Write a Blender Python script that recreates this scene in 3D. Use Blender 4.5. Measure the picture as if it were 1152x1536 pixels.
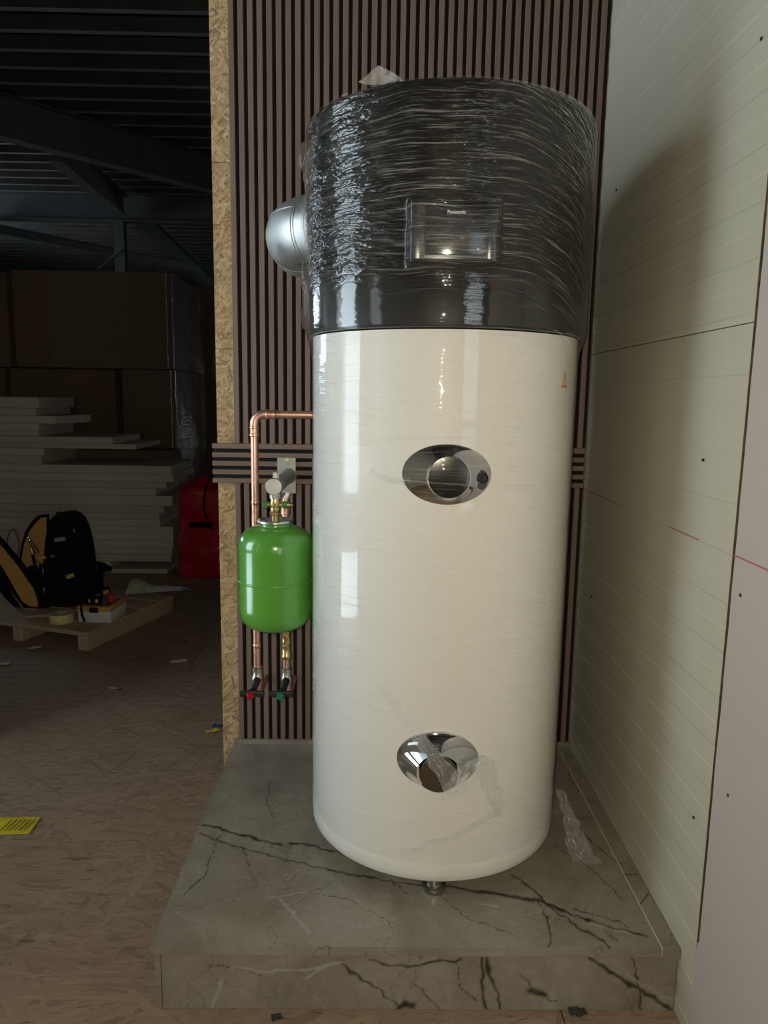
import bpy, bmesh, math, random
import numpy as np
from mathutils import Vector, Matrix, noise as mnoise
random.seed(7)
for o in list(bpy.data.objects): bpy.data.objects.remove(o)
S = bpy.context.scene
COL = S.collection

# ------------------------------------------------------------------ camera
F = 1090.0                                   # focal length in pixels of the 1152x1536 frame
def _n(v): return v/np.linalg.norm(v)
_Y = _n(np.array([565-576., 596-768., F]))
_d = np.array([466-576., 7663-768., F]); _d = _n(_d-_Y*(_d@_Y))
RW = np.array([np.cross(_Y, -_d), _Y, -_d])  # rows: world axes in camera coords
CAM = np.array([0., -2.19, 1.25])
cam = bpy.data.cameras.new('camera'); camo = bpy.data.objects.new('camera', cam); COL.objects.link(camo)
cam.sensor_fit = 'VERTICAL'; cam.sensor_height = 36; cam.sensor_width = 27; cam.lens = F/1536*36
cam.clip_start = .02; cam.clip_end = 200
camo.matrix_world = Matrix([[RW[i, 0], -RW[i, 1], -RW[i, 2], CAM[i]] for i in range(3)]+[[0, 0, 0, 1]])
S.camera = camo
def ray(x, y): return RW@np.array([(x-576)/F, (y-768)/F, 1.])
def onY(x, y, Y): r = ray(x, y); return CAM+(Y-CAM[1])/r[1]*r
def onZ(x, y, Z): r = ray(x, y); return CAM+(Z-CAM[2])/r[2]*r
def onX(x, y, X): r = ray(x, y); return CAM+(X-CAM[0])/r[0]*r

# ------------------------------------------------------------------ world, light, exposure
W = bpy.data.worlds.new('sky'); S.world = W; W.use_nodes = True
bg = W.node_tree.nodes['Background']; bg.inputs[0].default_value = (.79, .885, 1., 1); bg.inputs[1].default_value = 6.3
def lamp(name, kind, loc, energy, col, **k):
    l = bpy.data.lights.new(name, kind); l.energy = energy; l.color = col
    for a, v in k.items(): setattr(l, a, v)
    o = bpy.data.objects.new(name, l); COL.objects.link(o); o.location = loc; return o
# the phone's own lamp, beside its lens
lamp('phone_flash', 'POINT', tuple(CAM+RW@np.array([-.012, -.03, .0])), 26, (1., .90, .69), shadow_soft_size=.006)
def portal(loc, rot, sx, sy):
    o = lamp('window_portal', 'AREA', loc, 1, (1, 1, 1), shape='RECTANGLE', size=sx, size_y=sy)
    o.data.cycles.is_portal = True; o.rotation_euler = rot; return o
portal((-2.06, -.685, 1.5), (0, -math.pi/2, 0), 2.8, .83)
portal((-2.06, -1.9, 1.5), (0, -math.pi/2, 0), 1.5, .5)
portal((1.75, -5.56, 1.3), (-math.pi/2, 0, math.pi), 1.2, 2.2)
portal((-9.06, 7.2, 2.55), (0, -math.pi/2, 0), 1.5, 3.2)
portal((6.06, 14.6, 1.65), (0, math.pi/2, 0), 1.3, 1.6)
vs = S.view_settings
vs.view_transform = 'Standard'; vs.look = 'None'; vs.exposure = 0.65; vs.gamma = 1; vs.use_curve_mapping = False

# ------------------------------------------------------------------ node helpers
class NT:
    def __init__(s, name):
        s.m = bpy.data.materials.new(name); s.m.use_nodes = True; s.t = s.m.node_tree; s.t.nodes.clear()
        s.out = s.t.nodes.new('ShaderNodeOutputMaterial')
    def put(s, sock, v):
        if isinstance(v, bpy.types.NodeSocket): s.t.links.new(v, sock)
        elif isinstance(v, bpy.types.Node): s.t.links.new(v.outputs[0], sock)
        else:
            if hasattr(sock.default_value, '__len__') and isinstance(v, (tuple, list)) and len(v) == 3 and len(sock.default_value) == 4: v = (*v, 1)
            sock.default_value = v
    def n(s, typ, ins=None, **props):
        nd = s.t.nodes.new('ShaderNode'+typ)
        for k, v in props.items(): setattr(nd, k, v)
        for k, v in (ins or {}).items(): s.put(nd.inputs[k], v)
        return nd
    def math(s, op, a, b=0., c=None, clamp=False):
        nd = s.n('Math', {0: a, 1: b}, operation=op, use_clamp=clamp)
        if c is not None: s.put(nd.inputs[2], c)
        return nd.outputs[0]
    def mix(s, fac, a, b, blend='MIX'):
        nd = s.n('Mix', data_type='RGBA', blend_type=blend)
        s.put(nd.inputs[0], fac); s.put(nd.inputs[6], a); s.put(nd.inputs[7], b); return nd.outputs[2]
    def ramp(s, fac, stops, interp='LINEAR'):
        nd = s.n('ValToRGB', {0: fac}); cr = nd.color_ramp; cr.interpolation = interp
        while len(cr.elements) < len(stops): cr.elements.new(.5)
        for e, (p, c) in zip(cr.elements, stops): e.position = p; e.color = (*c, 1) if len(c) == 3 else c
        return nd.outputs[0]
    def map(s, lo, hi, v, a=0., b=1.):
        nd = s.n('MapRange', {0: v, 1: lo, 2: hi, 3: a, 4: b}); return nd.outputs[0]
    def coord(s, kind='Object'): return s.n('TexCoord').outputs[kind]
    def vmul(s, v, xyz): return s.n('VectorMath', {0: v, 1: xyz}, operation='MULTIPLY').outputs[0]
    def vadd(s, v, xyz): return s.n('VectorMath', {0: v, 1: xyz}, operation='ADD').outputs[0]
    def rnd(s): return s.n('ObjectInfo').outputs['Random']
    def noise(s, v, scale, detail=3., rough=.5, dist=0.):
        return s.n('TexNoise', {'Vector': v, 'Scale': scale, 'Detail': detail, 'Roughness': rough, 'Distortion': dist}).outputs['Fac']
    def bump(s, h, strength=.3, dist=.002): return s.n('Bump', {'Height': h, 'Strength': strength, 'Distance': dist}).outputs[0]
    def bsdf(s, base, rough=.5, metal=0., normal=None, **k):
        ins = {'Base Color': base, 'Roughness': rough, 'Metallic': metal}
        ins.update({a.replace('_', ' '): v for a, v in k.items()})
        nd = s.n('BsdfPrincipled', ins)
        if normal is not None: s.put(nd.inputs['Normal'], normal)
        return nd.outputs[0]
    def schlick(s, ior, normal=None):
        f0 = ((ior-1)/(ior+1))**2; lw = s.n('LayerWeight', {0: .5})
        if normal is not None: s.put(lw.inputs['Normal'], normal)
        return s.math('MULTIPLY_ADD', s.math('POWER', lw.outputs['Facing'], 5.), 1-f0, f0)
    def done(s, sh): s.t.links.new(sh, s.out.inputs[0]); return s.m
M = {}
def simple(name, col, rough=.5, metal=0., nscale=40., var=.12, bump=.0, **k):
    t = NT(name); c = t.coord(); nz = t.noise(c, nscale, 4)
    dark = tuple(x*(1-var) for x in col); lite = tuple(min(1, x*(1+var)) for x in col)
    base = t.ramp(nz, [(.3, dark), (.7, lite)])
    r = t.map(.2, .8, nz, max(.02, rough*.85), min(1, rough*1.15))
    M[name] = t.done(t.bsdf(base, r, metal, t.bump(nz, bump, .002) if bump else None, **k)); return M[name]

# stranded board: overlapping flakes in several directions
def osb(name, stops, along, length, width, dirs, streak, gain=1.0, rough=.75):
    t = NT(name); c = t.vadd(t.coord(), t.n('CombineXYZ', {0: t.math('MULTIPLY', t.rnd(), 37.), 1: t.math('MULTIPLY', t.rnd(), 91.), 2: 0.}).outputs[0])
    if along == 'XZ':                       # upright sheet: use x, z
        sp = t.n('SeparateXYZ', {0: c}); c = t.n('CombineXYZ', {0: sp.outputs[0], 1: sp.outputs[2], 2: 0.}).outputs[0]
    warp = t.n('TexNoise', {'Vector': c, 'Scale': 14., 'Detail': 2.}).outputs['Color']
    c = t.vadd(c, t.vmul(warp, (.02, .02, 0)))
    hgt = col = None
    for i, a in enumerate(dirs):
        mp = t.n('Mapping', {'Vector': c, 'Location': (i*7.3, i*3.1, 0), 'Rotation': (0, 0, math.radians(a)), 'Scale': (length, width, 1)}, vector_type='TEXTURE')
        v = t.n('TexVoronoi', {'Vector': mp.outputs[0], 'Scale': 1., 'Randomness': 1.}, voronoi_dimensions='2D')
        sc = t.n('SeparateColor', {0: v.outputs['Color']})
        h, k = sc.outputs[0], sc.outputs[1]
        if hgt is None: hgt, col = h, k
        else:
            g = t.math('GREATER_THAN', h, hgt)
            col = t.n('Mix', {0: g, 2: col, 3: k}, data_type='FLOAT').outputs[0]; hgt = t.math('MAXIMUM', h, hgt)
    base = t.ramp(col, stops)
    grain = t.noise(t.vmul(c, (60, 60, 1)), 3., 4, .7)
    base = t.mix(t.map(.35, .7, grain, 0., .35), base, stops[0][1])
    mp = t.n('Mapping', {'Vector': c, 'Rotation': (0, 0, math.radians(dirs[0])), 'Scale': (1/streak[0], 1/streak[1], 1)}, vector_type='TEXTURE')
    st = t.noise(mp.outputs[0], 1., 4, .65, 1.4)
    base = t.mix(t.map(.59, .68, st, 0., .8), base, tuple(x*.35 for x in stops[0][1]))
    big = t.noise(c, 1.3, 3)
    base = t.mix(t.map(.3, .7, big, 0., .22), base, stops[0][1])
    hb = t.math('ADD', hgt, t.math('MULTIPLY', grain, .4))
    M[name] = t.done(t.bsdf(base, rough, 0., t.bump(hb, .35, .0012))); return M[name]
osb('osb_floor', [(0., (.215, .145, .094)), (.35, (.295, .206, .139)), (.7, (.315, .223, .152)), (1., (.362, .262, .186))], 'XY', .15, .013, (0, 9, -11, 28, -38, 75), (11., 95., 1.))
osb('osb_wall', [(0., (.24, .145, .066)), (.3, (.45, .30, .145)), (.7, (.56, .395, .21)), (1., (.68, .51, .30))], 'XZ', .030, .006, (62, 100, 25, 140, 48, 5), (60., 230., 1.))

def wood(name, dark, lite, rough=.55):
    t = NT(name); c = t.coord(); off = t.math('MULTIPLY', t.rnd(), 23.)
    c = t.vadd(c, t.n('CombineXYZ', {0: off, 1: off, 2: off}).outputs[0])
    g1 = t.noise(t.vmul(c, (140, 140, 5)), 1., 5, .65, .6); g2 = t.noise(t.vmul(c, (14, 14, 1.2)), 1., 3)
    base = t.ramp(t.math('ADD', t.math('MULTIPLY', g1, .6), t.math('MULTIPLY', g2, .4)), [(.32, dark), (.68, lite)])
    base = t.mix(t.math('MULTIPLY', t.rnd(), .35), base, tuple(x*.75 for x in lite))
    M[name] = t.done(t.bsdf(base, rough, 0., t.bump(g1, .15, .0008))); return M[name]
wood('slat_walnut', (.135, .086, .066), (.235, .160, .126))
wood('pallet_pine', (.30, .21, .13), (.46, .34, .22), .8)
simple('black_felt', (.006, .005, .005), .95, nscale=600, var=.4)
simple('stud_core', (.35, .27, .17), .8)

# heater
def painted(name, col, rough, coat=.0, tex=0., tscale=900.):
    t = NT(name); c = t.coord('UV'); nz = t.noise(c, tscale, 2)
    big = t.noise(c, 2., 2)
    base = t.mix(t.map(.3, .7, big, 0., .06), col, tuple(x*.8 for x in col))
    M[name] = t.done(t.bsdf(base, rough, 0., t.bump(nz, tex, .0006), Coat_Weight=coat, Coat_Roughness=.015, Specular_IOR_Level=.15)); return M[name]
painted('tank_white', (.76, .745, .69), .40, .62, .02)
t = NT('head_anthracite'); uv = t.coord('UV')
cells = t.n('TexVoronoi', {'Vector': uv, 'Scale': 46.}, feature='SMOOTH_F1'); grit = t.noise(uv, 1100., 2)
zf = t.map(1.30, 1.50, t.n('SeparateXYZ', {0: uv}).outputs[1], 1., 0.)
hh = t.math('ADD', t.math('MULTIPLY', t.math('MULTIPLY', cells.outputs['Distance'], zf), .9), t.math('MULTIPLY', grit, .05))
base = t.ramp(grit, [(.35, (.006, .006, .006)), (.7, (.026, .025, .022))])
M['head_anthracite'] = t.done(t.bsdf(base, .45, .0, t.bump(hh, .30, .0030), Coat_Weight=t.math('ADD', t.math('MULTIPLY', zf, .9), .0), Coat_Roughness=.04, Specular_IOR_Level=t.math('MULTIPLY_ADD', zf, .4, .05)))
def film(name, dens, gloss_rough, tilt, vs_, tint=(.9, .9, .88), bmp=.5, fres=1.35, zclear=None, us=2.2, vb=70., lo=.52, bd=.004, lw=.16):
    t = NT(name); uv = t.coord('UV'); sp = t.n('SeparateXYZ', {0: uv}); u, v = sp.outputs[0], sp.outputs[1]
    wob = t.noise(uv, 3.0, 2); w2 = t.math('MULTIPLY', t.math('SUBTRACT', wob, .5), .06)
    q = t.math('MAXIMUM', t.math('SUBTRACT', u, .06), 0.)
    v2 = t.math('ADD', t.math('ADD', v, w2), t.math('MULTIPLY', t.math('MULTIPLY', q, q), tilt))
    c1 = t.n('CombineXYZ', {0: t.math('MULTIPLY', u, us), 1: t.math('MULTIPLY', v2, vs_), 2: 0.}).outputs[0]
    n1 = t.noise(c1, 1., 5, .7, .15)
    c2 = t.n('CombineXYZ', {0: t.math('MULTIPLY', u, us*2.6), 1: t.math('MULTIPLY', v2, vs_*3.1), 2: 5.}).outputs[0]
    n2 = t.noise(c2, 1., 3, .6, .1)
    patch = t.noise(uv, 4.2, 2)
    lines = t.math('ADD', t.map(lo, lo+lw, n1, 0., 1.), t.map(lo+.04, lo+.04+lw, n2, 0., .9), clamp=True)
    fac = t.math('MULTIPLY', t.math('MULTIPLY', lines if zclear is None else t.math('MULTIPLY', lines, t.map(zclear-.03, zclear+.06, t.math('ADD', v, t.math('MULTIPLY', q, .35)), .08, 1.)), t.map(.30, .60, patch, .3, 1.)), dens)
    c3 = t.n('CombineXYZ', {0: t.math('MULTIPLY', u, us*3.), 1: t.math('MULTIPLY', v2, vb), 2: 2.}).outputs[0]
    h = t.math('ADD', t.noise(c3, 1., 3, .55, .2), t.math('MULTIPLY', t.noise(uv, 24., 2), .35))
    nrm = t.bump(h, bmp if zclear is None else t.math('MULTIPLY', t.map(zclear-.01, zclear+.05, v, .12, 1.), bmp), bd)
    haze = t.n('BsdfDiffuse', {'Color': (*tint, 1)}).outputs[0]
    gl = t.n('BsdfGlossy', {'Color': (1, 1, 1, 1), 'Roughness': gloss_rough, 'Normal': nrm}).outputs[0]
    tr = t.n('BsdfTransparent').outputs[0]
    a = t.n('MixShader', {0: fac, 1: tr, 2: haze}).outputs[0]
    fr = t.schlick(fres, nrm)
    b = t.n('MixShader', {0: fr, 1: a, 2: gl}).outputs[0]
    M[name] = t.done(b); return M[name]
film('film_head', .21, .04, 1.1, 210., bmp=1., fres=1.62, zclear=1.47, us=6., vb=85., lo=.555, bd=.010, lw=.07)
film('film_body', .24, .035, .9, 130., bmp=.45, fres=1.16, us=2.6, vb=55., lo=.56, lw=.08)
t = NT('film_loose'); uv = t.coord('UV'); wz = t.noise(uv, 18., 3); sp = t.n('SeparateXYZ', {0: uv})
cl = t.n('CombineXYZ', {0: t.math('MULTIPLY', sp.outputs[0], 26.), 1: t.math('ADD', t.math('MULTIPLY', sp.outputs[1], 150.), t.math('MULTIPLY', wz, 5.)), 2: 0.}).outputs[0]
ln = t.noise(cl, 1., 4, .65, .5); nz = t.noise(t.coord(), 45., 3)
fac = t.math('ADD', t.math('MULTIPLY', t.map(.56, .68, ln, 0., .75), t.map(.35, .6, nz, .35, 1.)), .10)
nr = t.bump(t.math('ADD', ln, nz), .8, .006)
a = t.n('MixShader', {0: fac, 1: t.n('BsdfTransparent').outputs[0], 2: t.n('BsdfDiffuse', {'Color': (.97, .97, .95, 1)}).outputs[0]}).outputs[0]
M['film_loose'] = t.done(t.n('MixShader', {0: .08, 1: a, 2: t.n('BsdfGlossy', {'Roughness': .08, 'Normal': nr}).outputs[0]}).outputs[0])
t = NT('film_flat'); nz = t.noise(t.coord(), 60., 3)
M['film_flat'] = t.done(t.n('MixShader', {0: t.map(.3, .7, nz, .22, .42), 1: t.n('BsdfTransparent').outputs[0], 2: t.bsdf((.85, .84, .80), .3)}).outputs[0])
film('film_boxes', .02, .12, 0., 30., bmp=.9, fres=1.45)
simple('chrome', (.62, .62, .62), .06, 1., nscale=15, var=.04)
simple('mirror_disc', (.22, .21, .195), .12, 1., nscale=8, var=.05)
simple('panel_black', (.010, .011, .013), .12, nscale=20)
simple('panel_frame', (.022, .024, .027), .25, nscale=20)
simple('logo_grey', (.62, .62, .62), .5)
simple('rubber_black', (.014, .014, .014), .55, nscale=90)
simple('socket_dark', (.05, .045, .04), .5)
simple('zinc', (.42, .42, .38), .28, 1., nscale=60, var=.15)
simple('sticker_red', (.52, .10, .07), .5); simple('sticker_pale', (.62, .45, .38), .5)
# plumbing
def metal(name, col, rough, var, sc=30):
    t = NT(name); c = t.coord(); nz = t.noise(c, sc, 4); n2 = t.noise(t.vmul(c, (1, 1, .2)), 160., 2)
    base = t.ramp(nz, [(.3, tuple(x*(1-var) for x in col)), (.7, col)])
    M[name] = t.done(t.bsdf(base, t.map(.3, .7, nz, rough*.8, rough*1.4), 1., t.bump(n2, .05, .0005))); return M[name]
metal('copper', (.86, .50, .37), .36, .08); metal('brass', (.74, .56, .25), .30, .12); metal('nickel', (.58, .53, .46), .30, .15)
metal('galvanised', (.50, .51, .50), .5, .14, 14); metal('steel_cap', (.55, .56, .53), .42, .06)
simple('plate_grey', (.36, .37, .34), .4, .55, nscale=50)
simple('vessel_green', (.100, .33, .040), .22, nscale=3, var=.05, Coat_Weight=.6, Coat_Roughness=.05)
simple('cap_green', (.05, .22, .03), .4); simple('handle_black', (.020, .020, .021), .42)
simple('knob_red', (.42, .012, .022), .3); simple('knob_green', (.02, .19, .085), .3)
simple('wrap_silver', (.62, .60, .55), .35, .3)

# wall panels
t = NT('panel_cream'); c = t.coord(); nz = t.noise(c, 3., 4); fine = t.noise(t.vmul(c, (1, .08, 1)), 260., 2)
base = t.mix(t.map(.35, .7, nz, 0., .12), (.515, .495, .395), (.445, .43, .34))
scuff = t.noise(t.n('Mapping', {'Vector': c, 'Rotation': (.5, 0, 0), 'Scale': (1, 9, 60)}).outputs[0], 1., 4, .7, 1.)
base = t.mix(t.map(.70, .78, scuff, 0., .35), base, (.66, .65, .56))
M['panel_cream'] = t.done(t.bsdf(base, .34, 0., t.bump(fine, .03, .0005)))
t = NT('plasterboard'); c = t.coord(); nz = t.noise(c, 5., 5); f2 = t.noise(c, 220., 2)
base = t.mix(t.map(.3, .7, nz, 0., .25), (.47, .42, .385), (.41, .37, .34))
M['plasterboard'] = t.done(t.bsdf(base, .85, 0., t.bump(f2, .06, .0005)))
simple('joint_brown', (.085, .055, .032), .9, nscale=70, var=.5, bump=.4)
simple('chalk_pink', (.42, .12, .14), .9); simple('screw_dark', (.03, .028, .025), .5, .5)
simple('plaster_wall', (.44, .43, .40), .85, nscale=6)
simple('hall_sheet', (.20, .21, .21), .55, .3, nscale=5)
simple('deck_steel_shaded', (.085, .085, .086), .34, .75, nscale=3, var=.2)  # dark tone paints in the shade between the roof ribs
simple('deck_rib_lit', (.44, .43, .42), .4, .3, nscale=3)  # paler tone paints in the light caught by the lower rib flanges
simple('beam_grey', (.115, .122, .125), .5, .1, nscale=8)
simple('frame_white', (.62, .62, .60), .4)
t = NT('window_glass'); fr = t.schlick(1.45)
M['window_glass'] = t.done(t.n('MixShader', {0: fr, 1: t.n('BsdfTransparent', {'Color': (.93, .96, .95, 1)}).outputs[0], 2: t.n('BsdfGlossy', {'Roughness': .02}).outputs[0]}).outputs[0])
t = NT('tinted_glass'); fr = t.schlick(1.45)
M['tinted_glass'] = t.done(t.n('MixShader', {0: fr, 1: t.n('BsdfTransparent', {'Color': (.55, .55, .53, 1)}).outputs[0], 2: t.n('BsdfGlossy', {'Roughness': .02}).outputs[0]}).outputs[0])
# marble: vein strength comes with the mesh as an attribute
t = NT('grey_marble'); c = t.vadd(t.coord(), t.vmul(t.n('CombineXYZ', {0: t.rnd(), 1: t.rnd(), 2: t.rnd()}).outputs[0], (3, 5, 7)))
n1 = t.noise(c, 5., 7, .62, .9); n2 = t.noise(c, 30., 6, .7, 1.5); n3 = t.noise(c, 110., 4, .65, .8)
base = t.ramp(n1, [(.28, (0.183, 0.1586, 0.122)), (.5, (0.2623, 0.2355, 0.1903)), (.74, (0.3477, 0.3209, 0.2708))])
base = t.mix(t.map(.42, .72, n2, 0., .45), base, (0.1586, 0.1391, 0.1074))
base = t.mix(t.map(.60, .74, n3, 0., .40), base, (.42, .41, .375))
vn = t.n('TexVoronoi', {'Vector': t.vadd(c, t.vmul(t.n('TexNoise', {'Vector': c, 'Scale': 7., 'Detail': 5.}).outputs['Color'], (.32, .32, .32))), 'Scale': 4.2}, feature='DISTANCE_TO_EDGE')
hair = t.math('MULTIPLY', t.map(0., .012, vn.outputs['Distance'], 1., 0.), t.map(.45, .62, t.noise(c, 3.3, 3), 0., .6))
base = t.mix(hair, base, (.052, .040, .030))
wv = t.n('TexVoronoi', {'Vector': t.vadd(c, t.vmul(t.n('TexNoise', {'Vector': c, 'Scale': 16., 'Detail': 5.}).outputs['Color'], (.15, .15, .15))), 'Scale': 9.5}, feature='DISTANCE_TO_EDGE')
base = t.mix(t.math('MULTIPLY', t.map(0., .016, wv.outputs['Distance'], 1., 0.), t.map(.5, .66, t.noise(c, 6., 3), 0., .30)), base, (.45, .435, .395))
at = t.n('Attribute', attribute_name='vein').outputs['Fac']; aw = t.n('Attribute', attribute_name='pale').outputs['Fac']
base = t.mix(t.math('MULTIPLY', at, t.map(.25, .55, n2, .75, 1.), clamp=True), base, (.024, .018, .013))
base = t.mix(t.math('MULTIPLY', aw, .6), base, (.42, .41, .38))
M['grey_marble'] = t.done(t.bsdf(base, t.map(.3, .7, n2, .16, .32), 0., t.bump(n3, .03, .0004)))
simple('grout', (.55, .54, .49), .8)
# hall things
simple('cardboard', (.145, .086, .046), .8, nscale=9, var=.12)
t = NT('foam_board'); c = t.coord(); nz = t.noise(t.vmul(c, (1, 1, 6)), 30., 4)
base = t.mix(t.rnd(), (.53, .475, .385), (.45, .40, .32)); base = t.mix(t.map(.4, .7, nz, 0., .2), base, (.42, .37, .29))
M['foam_board'] = t.done(t.bsdf(base, .85))
simple('board_brown', (.155, .10, .062), .85, nscale=12)
simple('red_sack', (.42, .008, .016), .26, nscale=14, var=.25, bump=.8)
simple('nylon_black', (.0045, .0045, .0045), .9, nscale=140, var=.3, bump=.1, Specular_IOR_Level=.15); simple('lining_ochre', (.44, .24, .055), .8, nscale=60)
simple('steel_bright', (.68, .68, .66), .28, 1.); simple('plastic_white', (.56, .53, .48), .5, nscale=9); simple('plastic_orange', (.52, .26, .055), .4)
simple('plastic_clear_dark', (.05, .045, .04), .15); simple('tape_yellow', (.56, .50, .22), .7); simple('tape_side', (.30, .26, .22), .7)
simple('plastic_yellow', (.62, .50, .05), .45); simple('red_wire', (.40, .025, .04), .4); simple('bag_green', (.34, .36, .22), .35); simple('bag_white', (.42, .43, .40), .3); simple('bag_blue', (.06, .16, .30), .35)
simple('tool_brown', (.16, .085, .05), .5); simple('tool_orange', (.55, .27, .10), .5)
simple('tag_yellow', (.60, .50, .02), .5); simple('ink_dark', (.08, .065, .01), .6); simple('scrap_pale', (.62, .56, .47), .7); simple('scrap_dark', (.04, .035, .03), .8); simple('tape_blue', (.02, .07, .17), .5)

# ------------------------------------------------------------------ mesh helpers
def link(name, bm, mat, parent=None, smooth=False, angle=None, uv=False):
    me = bpy.data.meshes.new(name); bmesh.ops.recalc_face_normals(bm, faces=bm.faces[:]) if not uv else None
    bm.to_mesh(me); bm.free()
    if mat: me.materials.append(M[mat])
    if smooth:
        me.polygons.foreach_set('use_smooth', [True]*len(me.polygons))
        if angle: me.set_sharp_from_angle(angle=math.radians(angle))
    o = bpy.data.objects.new(name, me); COL.objects.link(o); o.parent = parent; return o
def tag(o, label, cat, group=None):
    o['label'] = label; o['category'] = cat
    if group: o['group'] = group
    return o
def struct(o, label=None):
    o['kind'] = 'structure'
    if label: o['label'] = label
    return o
def empty(name, loc=(0, 0, 0), rz=0):
    o = bpy.data.objects.new(name, None); COL.objects.link(o); o.location = loc; o.rotation_euler = (0, 0, rz); o.empty_display_size = .05; return o
def nb(): return bmesh.new()
def box(bm, x0, x1, y0, y1, z0, z1, bev=0., seg=2, mtx=None):
    r = bmesh.ops.create_cube(bm, size=1)['verts']
    for v in r: v.co = Vector(((x0+x1)/2+v.co.x*(x1-x0), (y0+y1)/2+v.co.y*(y1-y0), (z0+z1)/2+v.co.z*(z1-z0)))
    if mtx: bmesh.ops.transform(bm, matrix=mtx, verts=r)
    if bev:
        es = list({e for v in r for e in v.link_edges}); bmesh.ops.bevel(bm, geom=es, offset=bev, segments=seg, affect='EDGES', profile=.5)
    return bm
def lathe(bm, prof, seg=32, mtx=None, cap=True, close=False, uvr=None, a0=0., a1=2*math.pi):
    """profile of (r, z); full turn about z. uvr: write uv = (angle*r, z)"""
    full = abs(a1-a0-2*math.pi) < 1e-6; n = seg if full else seg+1
    rings = []
    for r, z in prof:
        if r < 1e-6:
            rings.append([bm.verts.new((0, 0, z))])
        else: rings.append([bm.verts.new((r*math.cos(a0+(a1-a0)*i/seg), r*math.sin(a0+(a1-a0)*i/seg), z)) for i in range(n)])
    ul = bm.loops.layers.uv.verify() if uvr else None
    def face(vs, uvs):
        f = bm.faces.new(vs)
        if ul:
            for l, q in zip(f.loops, uvs): l[ul].uv = q
    da = (a1-a0)/seg
    for k in range(len(rings)-1):
        A, B = rings[k], rings[k+1]
        for i in range(seg):
            j = (i+1) % n
            ua = (a0+da*i+math.pi/2)*(uvr or 0); ub = (a0+da*(i+1)+math.pi/2)*(uvr or 0)
            za, zb = prof[k][1], prof[k+1][1]
            if abs(za-zb) < 1e-6 and uvr: zb = za+abs(prof[k][0]-prof[k+1][0])
            if len(A) == 1 and len(B) == 1: continue
            if len(A) == 1: face([A[0], B[j], B[i]][::-1], [(ua, za), (ua, zb), (ub, zb)])
            elif len(B) == 1: face([A[i], A[j], B[0]], [(ua, za), (ub, za), (ua, zb)])
            else: face([A[i], A[j], B[j], B[i]], [(ua, za), (ub, za), (ub, zb), (ua, zb)])
    vs = [v for r in rings for v in r]
    if cap and not close:
        for r in (rings[0], rings[-1]):
            if len(r) > 2 and full: bm.faces.new(r if r is rings[-1] else r[::-1])
    if mtx: bmesh.ops.transform(bm, matrix=mtx, verts=vs)
    return vs
def axis_m(p, d, up=(0, 0, 1)):
    """matrix that carries +z to direction d at point p"""
    d = Vector(d).normalized(); u = Vector(up)
    if abs(d.dot(u)) > .99: u = Vector((0, 1, 0))
    x = u.cross(d).normalized(); y = d.cross(x)
    return Matrix([[x[i], y[i], d[i], p[i]] for i in range(3)]+[[0, 0, 0, 1]])
def cyl(bm, p, q, r, seg=20, r2=None, bev=0.):
    p, q = Vector(p), Vector(q); L = (q-p).length; r2 = r if r2 is None else r2
    pr = [(r-bev, 0), (r, bev), (r2, L-bev), (r2-bev, L)] if bev else [(r, 0), (r2, L)]
    return lathe(bm, pr, seg, axis_m(p, q-p))
def tube(bm, pts, r, seg=14, cap=True):
    pts = [Vector(p) for p in pts]; rs = r if isinstance(r, (list, tuple)) else [r]*len(pts)
    prev = None; rings = []
    for i, p in enumerate(pts):
        d = ((pts[min(i+1, len(pts)-1)]-pts[max(i-1, 0)])).normalized()
        if prev is None: x = d.orthogonal().normalized()
        else: x = (prev-d*prev.dot(d)).normalized()
        prev = x; y = d.cross(x)
        rings.append([bm.verts.new(p+(x*math.cos(2*math.pi*k/seg)+y*math.sin(2*math.pi*k/seg))*rs[i]) for k in range(seg)])
    for A, B in zip(rings, rings[1:]):
        for k in range(seg): bm.faces.new([A[k], A[(k+1) % seg], B[(k+1) % seg], B[k]])
    if cap: bm.faces.new(rings[0][::-1]); bm.faces.new(rings[-1])
def arc(c, p0, p1, n=8):
    """quarter bend from p0 to p1 about centre c"""
    c, p0, p1 = Vector(c), Vector(p0), Vector(p1); a, b = p0-c, p1-c
    return [c+a*math.cos(k/n*math.pi/2)+b*math.sin(k/n*math.pi/2) for k in range(n+1)]
def grid(bm, fn, nu, nv, uvf=None, thick=0.):
    V = [[bm.verts.new(fn(i/nu, j/nv)) for i in range(nu+1)] for j in range(nv+1)]
    ul = bm.loops.layers.uv.verify()
    for j in range(nv):
        for i in range(nu):
            f = bm.faces.new([V[j][i], V[j][i+1], V[j+1][i+1], V[j+1][i]])
            for l, (a, b) in zip(f.loops, ((i, j), (i+1, j), (i+1, j+1), (i, j+1))): l[ul].uv = uvf(a/nu, b/nv) if uvf else (a/nu, b/nv)
    return V
def fbm(p, s, seed=0.): return mnoise.fractal(Vector(p)*s+Vector((seed, seed*1.7, -seed)), 1., 2., 4)
def mesh_copy(o, parent=None):
    c = o.copy(); COL.objects.link(c); c.parent = parent; return c

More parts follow.
